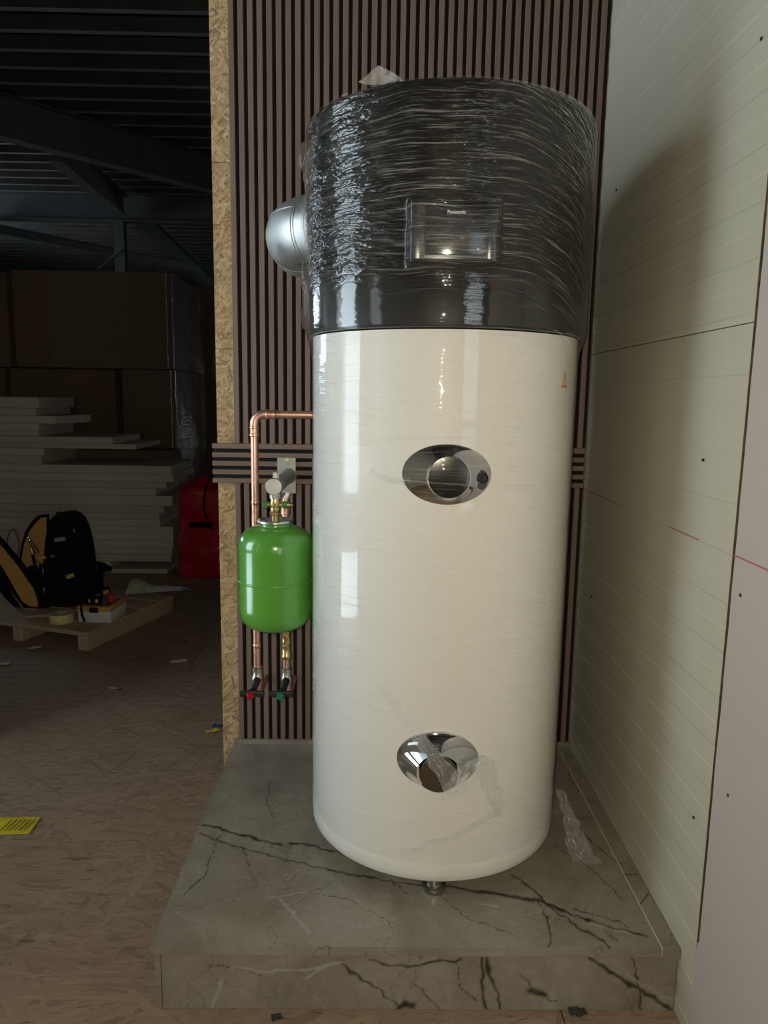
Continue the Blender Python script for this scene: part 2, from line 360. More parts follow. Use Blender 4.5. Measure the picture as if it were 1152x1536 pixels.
# ================================================================== SETTING
# floor: stranded boards laid on a slab
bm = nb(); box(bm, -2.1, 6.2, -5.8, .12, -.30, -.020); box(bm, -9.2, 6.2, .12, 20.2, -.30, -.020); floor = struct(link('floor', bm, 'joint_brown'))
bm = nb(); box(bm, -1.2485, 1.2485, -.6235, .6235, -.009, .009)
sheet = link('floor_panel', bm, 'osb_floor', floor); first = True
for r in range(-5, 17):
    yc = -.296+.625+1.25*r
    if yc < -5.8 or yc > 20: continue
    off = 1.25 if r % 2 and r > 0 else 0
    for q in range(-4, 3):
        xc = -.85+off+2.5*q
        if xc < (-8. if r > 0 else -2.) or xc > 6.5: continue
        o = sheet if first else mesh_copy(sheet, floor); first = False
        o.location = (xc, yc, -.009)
# back partition: studs, stranded board, black felt, walnut slats
bm = nb(); box(bm, -.478, 3.0, .038, .14, 0, 4.0); wb = struct(link('wall_back', bm, 'stud_core'), 'slatted walnut partition on stranded board')
for z0, z1 in ((0.002, 1.3845), (1.386, 1.905), (1.9065, 3.999)):
    bm = nb(); box(bm, -.480, .70, .020, .038, z0, z1); link('stranded_board', bm, 'osb_wall', wb)
ZS0, ZS1 = .987, 1.106
bm = nb(); box(bm, -.4235, .634, .0105, .0195, .151, ZS0-.001); link('felt_backing', bm, 'black_felt', wb)
bm = nb(); box(bm, -.4235, .634, .0105, .0195, ZS1+.001, 3.99); link('felt_backing', bm, 'black_felt', wb)
bm = nb(); box(bm, -.491, .633, .0105, .0195, ZS0+.001, ZS1-.001); link('felt_backing', bm, 'black_felt', wb)
pitch = .02645; protos = {}
for k in range(40):
    x = -.4244+pitch*k
    for key, z0, z1 in (('low', .151, ZS0-.0005), ('high', ZS1+.0005, 3.2)):
        if key not in protos:
            bm = nb(); box(bm, -.00765, .00765, 0, .0105, -(z1-z0)/2, (z1-z0)/2, .0008, 1); o = protos[key] = link('slat', bm, 'slat_walnut', wb)
        else: o = mesh_copy(protos[key], wb)
        o.location = (x+.00765, 0, (z0+z1)/2)
bm = nb(); box(bm, -.0074, .0074, 0, .0105, -.5625, .5625, .0008, 1)
for k, z in enumerate((.9947, 1.0205, 1.0465, 1.0722, 1.0985)):
    o = link('slat', bm, 'slat_walnut', wb) if k == 0 else mesh_copy(o0, wb)
    if k == 0: o0 = o
    o.rotation_euler = (0, math.pi/2, 0); o.location = (.0705, 0, z)
# right wall: ribbed cream panels, joint, plasterboard
XR = .635
def ribbed(z0, z1, yb, ya, phase):
    bm = nb(); P = .0905; d = .0011; prof = [(0, z0)]
    z = phase
    while z < z1:
        for zz, x in ((z, 0), (z+.0035, d), (z+P/2, d), (z+P/2+.0035, 0)):
            if z0 < zz < z1: prof.append((x, zz))
        z += P
    last = prof[-1][0]; prof.append((last, z1))
    A = [bm.verts.new((XR+x, ya, z)) for x, z in prof]+[bm.verts.new((XR+.04, ya, z1)), bm.verts.new((XR+.04, ya, z0))]
    B = [bm.verts.new((XR+x, yb, z)) for x, z in prof]+[bm.verts.new((XR+.04, yb, z1)), bm.verts.new((XR+.04, yb, z0))]
    n = len(A)
    for i in range(n): bm.faces.new([A[i], A[(i+1) % n], B[(i+1) % n], B[i]])
    bm.faces.new(A[::-1]); bm.faces.new(B)
    return bm
bm = nb(); box(bm, XR+.042, XR+.14, -1.5, .036, 0, 4.0); wr = struct(link('wall_right', bm, 'joint_brown'), 'cream ribbed panels beside pinkish plasterboard')
link('ribbed_panel', ribbed(.002, 1.3845, -.934, .019, .03), 'panel_cream', wr)
link('ribbed_panel', ribbed(1.3865, 3.99, -.934, .019, 1.3865+.012), 'panel_cream', wr)
bm = nb()                                  # plasterboard with a slightly ragged cut edge
ys = []
zz = np.linspace(.002, 3.99, 160)
L = [(-.9460+.0022*fbm((0, 0, z), 9., 3.)+(.0095 if z < .215 else 0.), z) for z in zz]
Af = [bm.verts.new((XR-.001, y, z)) for y, z in L]; Ab = [bm.verts.new((XR+.012, y, z)) for y, z in L]
Bf = [bm.verts.new((XR-.001, -1.5, z)) for y, z in L]; Bb = [bm.verts.new((XR+.012, -1.5, z)) for y, z in L]
for i in range(len(L)-1):
    for q in ((Af[i], Af[i+1], Bf[i+1], Bf[i]), (Ab[i], Ab[i+1], Af[i+1], Af[i]), (Bf[i], Bf[i+1], Bb[i+1], Bb[i]), (Bb[i], Bb[i+1], Ab[i+1], Ab[i])): bm.faces.new(q)
link('plasterboard', bm, 'plasterboard', wr)
bm = nb(); box(bm, XR+.0004, XR+.041, -.9358, -.9342, .216, 3.99); link('cut_edge', bm, 'joint_brown', wr)
# pink snapped chalk line, screw holes
for ya, yb in ((-1.49, -.9435), (-.80, -.66), (-.33, .015)):
    bm = nb(); box(bm, XR-.0016, XR-.0004, ya, yb, .9835, .9865 if yb < -.9 else .9855); link('chalk_line', bm, 'chalk_pink', wr)
for x, y in ((1055, 690), (1112, 893), (1093, 1193), (888, 895), (925, 285), (1143, 58), (1041, 1226)):
    p = onX(x, y, XR)
    bm = nb(); cyl(bm, (XR-.0022, p[1], p[2]), (XR+.0006, p[1], p[2]), .0032, 10); link('screw_head', bm, 'screw_dark', wr)
# surrounding shell (mostly out of view)
def wall_with_holes(name, axis, pos, th, a0, a1, z1, holes, mat):
    bm = nb(); cuts = sorted(holes); a = a0
    def bb(u0, u1, w0, w1):
        if u1-u0 < 1e-4 or w1-w0 < 1e-4: return
        if axis == 'X': box(bm, pos, pos+th, u0, u1, w0, w1)
        else: box(bm, u0, u1, pos, pos+th, w0, w1)
    for h0, h1, hz0, hz1 in cuts:
        bb(a, h0, 0, z1); bb(h0, h1, 0, hz0); bb(h0, h1, hz1, z1); a = h1
    bb(a, a1, 0, z1)
    return struct(link(name, bm, mat))
def window(name, axis, pos, h, mat='window_glass', rails=(), bars=(), fw=.04):
    u0, u1, z0, z1 = h
    root = struct(empty(name, (pos, (u0+u1)/2, z0) if axis == 'X' else ((u0+u1)/2, pos, z0)))
    bm = nb()
    def bb(a, b, c, d, t=.03):
        lo = root.location
        if axis == 'X': box(bm, -t, t, a-lo.y, b-lo.y, c-z0, d-z0)
        else: box(bm, a-lo.x, b-lo.x, -t, t, c-z0, d-z0)
    for a, b, c, d in ((u0, u0+fw, z0, z1), (u1-fw, u1, z0, z1), (u0+fw, u1-fw, z0, z0+fw), (u0+fw, u1-fw, z1-fw, z1)): bb(a, b, c, d)
    for r0, r1 in rails: bb(u0+fw, u1-fw, r0, r1)
    for b in bars: bb(b-.012, b+.012, z0+fw, z1-fw, .012)
    link('window_frame', bm, 'frame_white', root)
    bm = nb(); bb(u0+fw, u1-fw, z0+fw, z1-fw, .004); link('pane', bm, mat, root)
    return root
HZ = 4.0
d1 = (-1.10, -.27, .10, 2.90); w2 = (-2.15, -1.65, .75, 2.25)
wall_with_holes('wall_left', 'X', -2.10, .10, -5.6, .12, HZ, [w2, d1], 'plaster_wall')
window('door_1', 'X', -2.05, d1, rails=((.49, .78),)); window('window_1', 'X', -2.05, w2, 'tinted_glass', bars=(-2.05, -1.97, -1.9, -1.83, -1.75))
d2 = (1.15, 2.35, .2, 2.4)
wall_with_holes('wall_front', 'Y', -5.6, .10, -2.1, 6.1, HZ, [d2], 'plaster_wall'); window('door_2', 'Y', -5.55, d2, 'tinted_glass', rails=((1.0, 1.06),))
bm = nb(); box(bm, -9.1, -1.50, .12, .22, 0, HZ); struct(link('wall_light_block', bm, 'plaster_wall'))  # unseen wall, added to keep the left window's light off the hall
h4 = (5.6, 8.8, 1.8, 3.3); h5 = (13.8, 15.4, 1.0, 2.3)
wall_with_holes('wall_hall_left', 'X', -9.1, .10, .22, 20.1, HZ, [h4], 'hall_sheet'); window('window_2', 'X', -9.05, h4, bars=(7.2,), rails=((2.5, 2.56),))
wall_with_holes('wall_hall_right', 'X', 6.0, .10, -5.6, 20.1, HZ, [h5], 'hall_sheet'); window('window_3', 'X', 6.05, h5, bars=(14.7,), rails=((1.6, 1.66),))
bm = nb(); box(bm, -9.1, 6.1, 20.1, 20.2, 0, HZ); struct(link('wall_hall_far', bm, 'hall_sheet'))
# trapezoid roof deck: ribs run along x
bm = nb(); prof = []; P = .326; y = 3.63-P*30
while y < 20.3:
    if y > -5.9: prof += [(y-.028, HZ), (y+.028, HZ), (y+.075, HZ+.085), (y+P-.075, HZ+.085)]
    y += P
A = [bm.verts.new((-9.3 if y > .1 else -2.2, y, z)) for y, z in prof]; B = [bm.verts.new((6.3, y, z)) for y, z in prof]
iq = next(i for i, (y, z) in enumerate(prof) if y > .1); T = [bm.verts.new((-2.2, prof[0][0], HZ+.3)), bm.verts.new((6.3, prof[0][0], HZ+.3)), bm.verts.new((-9.3, prof[-1][0], HZ+.3)), bm.verts.new((6.3, prof[-1][0], HZ+.3))]
for i in range(len(prof)-1): bm.faces.new([A[i], A[i+1], B[i+1], B[i]])
Tq = [bm.verts.new((-2.2, prof[iq-1][0], HZ+.3)), bm.verts.new((-9.3, prof[iq][0], HZ+.3))]
bm.faces.new([T[0], T[1], T[3], T[2], Tq[1], Tq[0]])
bm.faces.new([T[0], A[0], B[0], T[1]]); bm.faces.new([T[2], T[3], B[-1], A[-1]])
bm.faces.new([T[0], Tq[0], Tq[1], T[2]]+A[::-1]); bm.faces.new([T[3], T[1]]+B)
ceil = struct(link('ceiling', bm, 'deck_steel_shaded'), 'ribbed steel roof deck'); ceil.data.materials.append(M['deck_rib_lit'])
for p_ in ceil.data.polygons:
    if len(p_.vertices) == 4 and abs(p_.center.z-HZ) < .004: p_.material_index = 1  # lower flanges get the tone with light painted in
def ibeam(name, p, q, h, w, label, z_bottom=None, tf=.012, tw=.008, cat='beam', holes=False):
    p, q = Vector(p), Vector(q); d = q-p; L = d.length; m = Matrix.Translation(p) @ axis_m((0, 0, 0), d).to_3x3().to_4x4()
    root = empty(name, p)
    # local frame: z along the beam, x sideways, y up
    dd = d.normalized(); up = Vector((0, 0, 1)) if abs(dd.z) < .9 else Vector((0, 1, 0)); x = up.cross(dd).normalized(); u = dd.cross(x)
    mt = Matrix([[x[i], u[i], dd[i], 0] for i in range(3)]+[[0, 0, 0, 1]])
    for nm, b in (('flange', (-w/2, w/2, 0, tf)), ('flange', (-w/2, w/2, h-tf, h)), ('web', (-tw/2, tw/2, tf, h-tf))):
        bm = nb(); box(bm, *b, 0, L, mtx=mt); link(nm, bm, 'beam_grey', root)
    return tag(root, label, cat)
def zp(x, y, Z): p = onZ(x, y, Z); return Vector(p)
a, b = zp(0, 207, 3.61), zp(318, 288, 3.61); dv = (b-a)
ibeam('steel_beam', a-dv*.9, b+dv*.5, .388, .16, 'deep grey steel beam running slantwise under the dark roof deck')
ibeam('steel_beam', (-8.9, 8.62, 3.64), (5.9, 8.62, 3.64), .358, .16, 'grey steel beam carried level on the steel column')
a = zp(66, 232, 3.62); xk = -3.42
ibeam('steel_beam', (xk-.02, a.y+.35, 3.66), (xk-.14, 8.5, 3.66), .30, .15, 'short grey steel beam joining the slanting beam to the level one')
ibeam('steel_beam', (xk-.05, 8.75, 3.58), (xk-.65, 19.9, 3.58), .30, .17, 'long grey steel beam running back from the column top')
a, b = zp(0, 352, 3.45), zp(260, 402, 3.45); dv = b-a
ibeam('steel_beam', a-dv*.3, b+dv*.2, .13, .10, 'slender far steel beam crossing slantwise behind the column')
ibeam('steel_column', (-3.66, 8.62-.07, 0), (-3.66, 8.62-.07, 3.638), .14, .14, 'grey steel column standing behind the cardboard boxes', cat='column')
bm = nb(); cyl(bm, onY(147, 403, 8.55), onY(187, 372, 8.55), .012, 8); tag(link('tie_rod', bm, 'beam_grey'), 'thin slanting tie rod fixed to the steel column', 'rod')

# ================================================================== PLINTH
ZP = .15
plinth = empty('tiled_plinth', (.1, -.43, 0)); tag(plinth, 'low plinth clad in veined grey-brown stone tiles under the water heater', 'plinth')
def C4(x, y): return (220+x/1.388, 1100+y/1.388)
top_dark = [([(115,190),(170,203),(230,220),(282,233)],.0042), ([(300,230),(345,236),(400,247),(450,262)],.003),
 ([(110,208),(180,235),(270,257),(380,286),(480,304),(560,315),(640,320)],.0022), ([(640,320),(720,334),(830,350),(870,371),(920,389)],.0052), ([(920,389),(980,407),(1045,425)],.0024),
 ([(755,293),(790,312),(810,330),(845,365),(905,408),(950,433),(975,462)],.0026), ([(812,350),(835,385),(838,415),(834,445)],.0020),
 ([(840,230),(900,262),(950,305),(990,350)],.0013), ([(905,200),(935,235),(985,272)],.0018), ([(1025,356),(1045,333)],.0018), ([(1000,297),(1030,294)],.0018),
 ([(868,50),(880,90),(900,120)],.0012), ([(150,215),(120,300),(80,340)],.0011), ([(200,240),(215,290),(230,310)],.0010), ([(885,365),(960,385),(1010,405)],.0012),
 ([(420,260),(500,300),(545,335)],.0010), ([(260,100),(250,140),(270,190)],.0009), ([(600,330),(660,380),(760,420)],.0008), ([(350,330),(430,350),(520,400)],.0008)]
top_pale = [([(278,345),(300,370),(335,415)],.003), ([(60,370),(110,395)],.0018), ([(830,345),(925,398),(1010,420)],.0016), ([(680,350),(740,365)],.0015), ([(250,345),(330,330)],.0012), ([(440,410),(520,380)],.0012), ([(150,120),(190,150)],.0014)]
fr_dark = [([(405,482),(440,508),(470,525),(500,548),(540,574)],.0022), ([(468,470),(510,482),(560,482),(600,475),(650,470)],.0022), ([(695,466),(703,500),(702,540),(706,578)],.0026), ([(708,466),(716,505),(725,530),(735,578)],.0036),
 ([(920,465),(960,496),(1000,520),(1050,548),(1095,576)],.0030), ([(1008,465),(1022,505),(1028,545),(1030,578)],.0022), ([(520,575),(540,566),(560,574)],.0050), ([(780,500),(815,540),(850,560)],.0012), ([(130,480),(180,490),(240,500)],.0010), ([(640,470),(650,520),(690,560)],.0008), ([(560,520),(610,575)],.0010), ([(800,540),(830,545)],.006)]
fr_pale = [([(180,490),(300,492),(360,490),(405,478)],.0026), ([(155,520),(145,550),(130,578)],.0035), ([(390,480),(330,510)],.003), ([(1000,500),(1095,560)],.002)]
def stone(name, x0, x1, fixed, v0, v1, plane, th, dark, pale, step=.003):
    """tile with a finely divided face that carries its vein strengths; plane 'top' (x,y at z=fixed) or 'front' (x,z at y=fixed)"""
    nu = max(2, int((x1-x0)/step)); nv = max(2, int((v1-v0)/step))
    U, V = np.meshgrid(np.linspace(x0, x1, nu+1), np.linspace(v0, v1, nv+1))
    rngx = np.vectorize(lambda a, b: mnoise.noise(Vector((a*55, b*55, 1.)))); wig = rngx(U, V)
    rngy = np.vectorize(lambda a, b: mnoise.noise(Vector((a*16, b*16, 9.)))); wig2 = rngy(U, V)
    def field(lines):
        out = np.zeros_like(U)
        for pts, w in lines:
            pr = [onZ(*C4(*p), fixed) if plane == 'top' else onY(*C4(*p), fixed) for p in pts]
            pr = [(p[0], p[1] if plane == 'top' else p[2]) for p in pr]
            pu, pv = U+wig*.006+wig2*.010, V+wig*.005-wig2*.010
            for (ax, ay), (bx, by) in zip(pr, pr[1:]):
                dx, dy = bx-ax, by-ay; tt = np.clip(((pu-ax)*dx+(pv-ay)*dy)/(dx*dx+dy*dy+1e-12), 0, 1)
                dist = np.hypot(pu-ax-tt*dx, pv-ay-tt*dy)
                ww = 1.3*w*(1+.7*wig2)
                out = np.maximum(out, np.clip(1.25-dist/np.maximum(ww, .0009), 0, 1))
        return out
    dk, pl = field(dark), field(pale)
    co = np.stack([U, V, np.full_like(U, fixed)], -1).reshape(-1, 3) if plane == 'top' else np.stack([U, np.full_like(U, fixed), V], -1).reshape(-1, 3)
    nf = len(co); w = nu+1
    faces = [(j*w+i, j*w+i+1, (j+1)*w+i+1, (j+1)*w+i) for j in range(nv) for i in range(nu)]
    cor = [0, nu, nv*w+nu, nv*w]; back = co[cor].copy(); back[:, 2 if plane == 'top' else 1] += (-th if plane == 'top' else th)
    co = np.vstack([co, back]); b0, b1, b2, b3 = range(nf, nf+4)
    faces += [tuple([b1, b0]+list(range(0, nu+1))), tuple([b2, b1]+[j*w+nu for j in range(nv+1)]), tuple([b3, b2]+[nv*w+i for i in range(nu, -1, -1)]), tuple([b0, b3]+[j*w for j in range(nv, -1, -1)]), (b3, b2, b1, b0)][:]
    me = bpy.data.meshes.new(name); me.from_pydata(co.tolist(), [], faces); me.materials.append(M['grey_marble'])
    for nm, arr in (('vein', dk), ('pale', pl)):
        at = me.attributes.new(nm, 'FLOAT', 'POINT'); at.data.foreach_set('value', np.concatenate([arr.ravel(), np.zeros(4)]).astype(np.float32))
    o = bpy.data.objects.new(name, me); COL.objects.link(o)
    return o
def child(o, p):
    o.parent = p; o.matrix_parent_inverse = Matrix.Translation(p.location).inverted(); return o
child(stone('stone_tile', -.4415, .5966, ZP, -.8735, -.001, 'top', .0195, top_dark, top_pale), plinth)
child(stone('stone_tile', .5992, .6335, ZP, -.8735, -.001, 'top', .0195, top_dark, top_pale), plinth)
child(stone('stone_tile', -.4225, .6325, -.866, .001, .1295, 'front', .012, fr_dark, fr_pale), plinth)
for b in ((-.4355, -.4240, -.8665, -.004, .0535, .1295), (-.4355, -.4240, -.8665, -.004, .001, .0525)):
    bm = nb(); box(bm, *b, .0006, 1); child(link('stone_tile', bm, 'grey_marble'), plinth)
bm = nb(); box(bm, -.440, .633, -.0105, -.0005, .1504, .1655, .0005, 1); child(link('stone_upstand', bm, 'grey_marble'), plinth)
bm = nb(); box(bm, -.4235, .6325, -.853, -.004, .001, .1295); child(link('plinth_core', bm, 'grout'), plinth)
bm = nb(); box(bm, .5967, .5991, -.872, -.011, .132, .1499); child(link('grout_line', bm, 'grout'), plinth)

# ================================================================== WATER HEATER
CX, CY, RB, RH = .158, -.414, .310, .3245
HT = empty('water_heater', (CX, CY, ZP))
tag(HT, 'tall white cylindrical water heater with dark film-wrapped head standing on the stone plinth', 'water heater')
def hl(name, prof, mat, seg=128, cap=True, uvr=.31):
    bm = nb(); lathe(bm, prof, seg, Matrix.Translation((0, 0, -ZP)), cap=cap, uvr=uvr)
    return link(name, bm, mat, HT, True, 40, uv=True)
zb, zs, zt = .184, 1.389, 1.842
hl('body', [(.05, zb), (.300, zb), (.306, zb+.002), (.3095, zb+.007), (RB+.0008, zb+.02), (RB+.0008, zb+.040), (RB, zb+.042)]+[(RB, z) for z in np.linspace(zb+.05, zs-.012, 12)]+[(RB, zs-.004)], 'tank_white')
hl('head', [(.318, zs-.001), (.3205, zs), (RH-.002, zs+.008), (RH, zs+.04)]+[(RH, z) for z in np.linspace(zs+.08, zt-.03, 8)]+[(RH-.001, zt-.012), (RH-.005, zt-.003), (RH-.012, zt), (.05, zt+.004)], 'head_anthracite')
hl('head_seam', [(RH+.0008, 1.4575), (RH+.0012, 1.458), (RH+.0008, 1.4585)], 'panel_black', cap=False) if False else None
def wrapped(phi, rad, a, z): return (rad*math.sin(phi+a/RB), -rad*math.cos(phi+a/RB), z-ZP)   # phi = 0 faces -y
def hit(x, y, r):
    d = ray(x, y); o = CAM[:2]-np.array([CX, CY]); A_ = d[:2]@d[:2]; B_ = 2*o@d[:2]; C_ = o@o-r*r
    t_ = (-B_-math.sqrt(max(0, B_*B_-4*A_*C_)))/(2*A_); p = CAM+t_*d
    return math.atan2(p[0]-CX, -(p[1]-CY)), p[2]
# feet
for k, ang in enumerate((math.pi*1.5, math.pi*1.5+2.094, math.pi*1.5-2.094)):
    c, s = math.cos(ang)*.278, math.sin(ang)*.278
    if k == 0: c -= .012
    bm = nb(); lathe(bm, [(.0265, .0002), (.0275, .002), (.0275, .010), (.024, .012), (.019, .013), (.019, zb-ZP+.004)], 24, Matrix.Translation((c, s, 0))); link('foot', bm, 'zinc', HT, True, 40)
# thin horizontal split line in the head
bm = nb(); V = []
for i in range(25):
    a = -.10+.24*i/24
    V.append([bm.verts.new(wrapped(-.04, RH+.0006, a, 1.4636)), bm.verts.new(wrapped(-.04, RH+.0006, a, 1.4620)), bm.verts.new(wrapped(-.04, RH-.002, a, 1.4620)), bm.verts.new(wrapped(-.04, RH-.002, a, 1.4636))])
for p, q in zip(V, V[1:]):
    for k in range(4): bm.faces.new([p[k], p[(k+1) % 4], q[(k+1) % 4], q[k]])
link('head_joint', bm, 'panel_black', HT)
# oval covers
def oval(px, py, hw, hh, disc_r, lift, disc_dx, disc_dz, name):
    phi, zc = hit(px, py, RB); NA = 72
    stages = [(1.0, 0., .0005), (1.0, 0., .006), (.985, .02, .0085), (.93, .09, .012)]
    bm = nb(); rings = []
    def pt(th, s, k, off):
        ex, ez = hw*math.cos(th), hh*math.sin(th); cx_, cz_ = disc_r*math.cos(th)+disc_dx, disc_r*math.sin(th)+disc_dz
        x_, z_ = ex*(1-k)*1.0+cx_*k, ez*(1-k)+cz_*k
        return wrapped(phi, RB+off, x_*s if k == 0 else x_, zc+z_)
    prof = [(0., .0002), (0., .0055), (.02, .0075)]+[(k, .0075+lift*(k**1.5)) for k in (.12, .25, .4, .55, .7, .85, .95, 1.0)]
    for k, off in prof: rings.append([bm.verts.new(pt(2*math.pi*i/NA, 1, k, off)) for i in range(NA)])
    for A_, B_ in zip(rings, rings[1:]):
        for i in range(NA): bm.faces.new([A_[i], A_[(i+1) % NA], B_[(i+1) % NA], B_[i]])
    cov = link(name, bm, 'chrome', HT, True, 35)
    # centre disc: a flat puck standing in the ring
    ang = phi+disc_dx/RB; N = Vector((math.sin(ang), -math.cos(ang), 0)); c0 = Vector(wrapped(phi, RB+.004, disc_dx, zc+disc_dz))
    bm = nb(); lathe(bm, [(disc_r*.99, 0), (disc_r*.995, lift+.004), (disc_r*.975, lift+.0065), (disc_r*.6, lift+.0076), (0, lift+.008)], 64, axis_m(c0, N)); d_ = link('centre_disc', bm, 'mirror_disc', cov, True, 35)
    return cov, phi, zc, N
cov1, ph1, z1_, N1 = oval(670, 711.5, .0905, .0615, .0425, .012, .0035, -.0040, 'oval_cover')
ang, zz1 = hit(721, 716, RB)
bm = nb(); lathe(bm, [(.0105, 0), (.0110, .004), (.009, .005), (.0075, .003), (.005, .003), (.0045, .007), (0, .007)], 28, axis_m(wrapped(ang, RB+.0125, 0, zz1), (math.sin(ang), -math.cos(ang), 0))); link('probe_socket', bm, 'rubber_black', cov1, True, 40)
bm = nb(); lathe(bm, [(.0001, .0), (.0175, .0), (.0175, .003), (.0, .0045)], 28, axis_m(wrapped(ang-.004, RB+.0095, 0, zz1-.004), (math.sin(ang), -math.cos(ang), 0)) @ Matrix.Scale(.72, 4, (1, 0, 0)) @ Matrix.Scale(1.15, 4, (0, 1, 0))); link('socket_recess', bm, 'socket_dark', cov1, True, 40)
cov2, ph2, z2_, N2 = oval(656.5, 1139, .0885, .0640, .0410, .036, .0005, -.0100, 'oval_cover')
# warning triangle
ang, zw = hit(847, 570, RB)
for nm, sc, off, mt in (('warning_sticker', 1., .0006, 'sticker_red'), ('sticker_field', .68, .0010, 'sticker_pale')):
    bm = nb(); w_, h_ = .030*sc, .036*sc; zc = zw-.002
    f = [wrapped(ang, RB+off, a, zc+b) for a, b in ((-w_/2, -h_*.4), (w_/2, -h_*.4), (0, h_*.6))]; g = [wrapped(ang, RB, a, zc+b) for a, b in ((-w_/2, -h_*.4), (w_/2, -h_*.4), (0, h_*.6))]
    f = [bm.verts.new(p) for p in f]; g = [bm.verts.new(p) for p in g]
    bm.faces.new(f); bm.faces.new(g[::-1])
    for i in range(3): bm.faces.new([f[i], g[i], g[(i+1) % 3], f[(i+1) % 3]])
    s_ = link(nm, bm, mt, HT if sc == 1. else stick)
    if sc == 1.: stick = s_
# control panel on the head
php, zpn = hit(683, 346, RH+.012)
Np = Vector((math.sin(php), -math.cos(php), 0)); Tp = Vector((math.cos(php), math.sin(php), 0)); Cp = Vector((math.sin(php)*RH, -math.cos(php)*RH, zpn-ZP))
mp_ = Matrix([[Tp[i], Np[i], (0, 0, 1)[i], Cp[i]] for i in range(3)]+[[0, 0, 0, 1]])   # x right, y out, z up
bm = nb(); box(bm, -.080, .080, -.014, .016, -.0565, .0565, .006, 3, mtx=mp_); cp = link('control_panel', bm, 'panel_frame', HT, True, 40)
bm = nb(); box(bm, -.056, .058, .014, .0185, -.045, .051, .0015, 2, mtx=mp_); link('display_face', bm, 'panel_black', cp, True, 40)
bm = nb(); box(bm, -.080, -.0585, .014, .0175, -.053, .053, .0015, 2, mtx=mp_); link('panel_end', bm, 'panel_frame', cp, True, 40)
bm = nb(); box(bm, .0605, .078, .014, .0175, -.053, .053, .0015, 2, mtx=mp_); link('panel_end', bm, 'panel_frame', cp, True, 40)
def text(name, s, size, mtx, mat, parent, ext=.0003):
    cu = bpy.data.curves.new(name, 'FONT'); cu.body = s; cu.size = size; cu.align_x = 'CENTER'; cu.align_y = 'CENTER'; cu.extrude = ext; cu.offset = size*.012
    to = bpy.data.objects.new(name+'_tmp', cu); COL.objects.link(to)
    dg = bpy.context.evaluated_depsgraph_get(); dg.update(); me = bpy.data.meshes.new_from_object(to.evaluated_get(dg)); bpy.data.objects.remove(to)
    me.transform(mtx); me.materials.clear(); me.materials.append(M[mat]); o = bpy.data.objects.new(name, me); COL.objects.link(o); o.parent = parent; return o
text('logo_lettering', 'Panasonic', .0088, mp_ @ Matrix.Translation((.001, .0187, .032)) @ Matrix.Rotation(math.pi/2, 4, 'X'), 'logo_grey', cp)
# stretch film: a thin, slightly wavy skin around head and body
def skin(name, zs_, r_of, seg, mat, amp):
    bm = nb(); prof = [(1., z-ZP) for z in zs_]
    V = []
    ul = bm.loops.layers.uv.verify()
    for z in zs_:
        row = []
        for i in range(seg):
            a = 2*math.pi*i/seg; r = r_of(z, a)+amp*mnoise.noise(Vector((math.cos(a)*3.2, math.sin(a)*3.2, z*11)))
            row.append(bm.verts.new((r*math.cos(a), r*math.sin(a), z-ZP)))
        V.append(row)
    for k in range(len(V)-1):
        for i in range(seg):
            j = (i+1) % seg; f = bm.faces.new([V[k][i], V[k][j], V[k+1][j], V[k+1][i]])
            for l, (aa, zz_) in zip(f.loops, ((i, k), (i+1, k), (i+1, k+1), (i, k+1))):
                an = (2*math.pi*i/seg-math.pi/2) % (2*math.pi)-math.pi+2*math.pi*(aa-i)/seg
                l[ul].uv = (an*.31, zs_[zz_])
    return link(name, bm, mat, HT, True, uv=True)
def r_head(z, a):
    # drape from head to body at the lower edge, with the panel's bulge
    base = RH+.0035
    if z < zs+.01: base = RH+.0035-(RH-RB)*min(1, (zs+.01-z)/.05)
    if z > zt-.02: base = RH+.0035-.006*((z-zt+.02)/.02)**2
    da = (a-(php-math.pi/2)+math.pi) % (2*math.pi)-math.pi
    fx = max(0., 1-max(0., abs(da)-.235)/.05); fz = max(0., 1-max(0., abs(z-zpn)-.058)/.012)
    bulge = 0.
    if fx > 0 and fz > 0:
        flat = (RH+.0205)/max(.5, math.cos(da)) - base
        bulge = max(0, flat)*min(fx, 1)*min(fz, 1)
    return base+bulge
skin('stretch_film', list(np.linspace(zs+.004, zs+.05, 6))+list(np.linspace(zs+.06, zt, 64)), r_head, 360, 'film_head', .0012)
skin('stretch_film', list(np.linspace(zs-.051, zs+.003, 8)), r_head, 240, 'film_body', .0012)
def r_body(z, a):
    r = RB+.0030
    for ph, zc, hw, hh, out in ((ph1, z1_, .095, .068, .028),):
        da = (a-(ph-math.pi/2)+math.pi) % (2*math.pi)-math.pi; q = math.hypot(da*RB/(hw*2.3), (z-zc)/(hh*2.2))
        if q < 1: r += out*(.5+.5*math.cos(math.pi*q))
    return r
skin('stretch_film', list(np.linspace(zb+.030, zs-.052, 130)), r_body, 300, 'film_body', .0010)
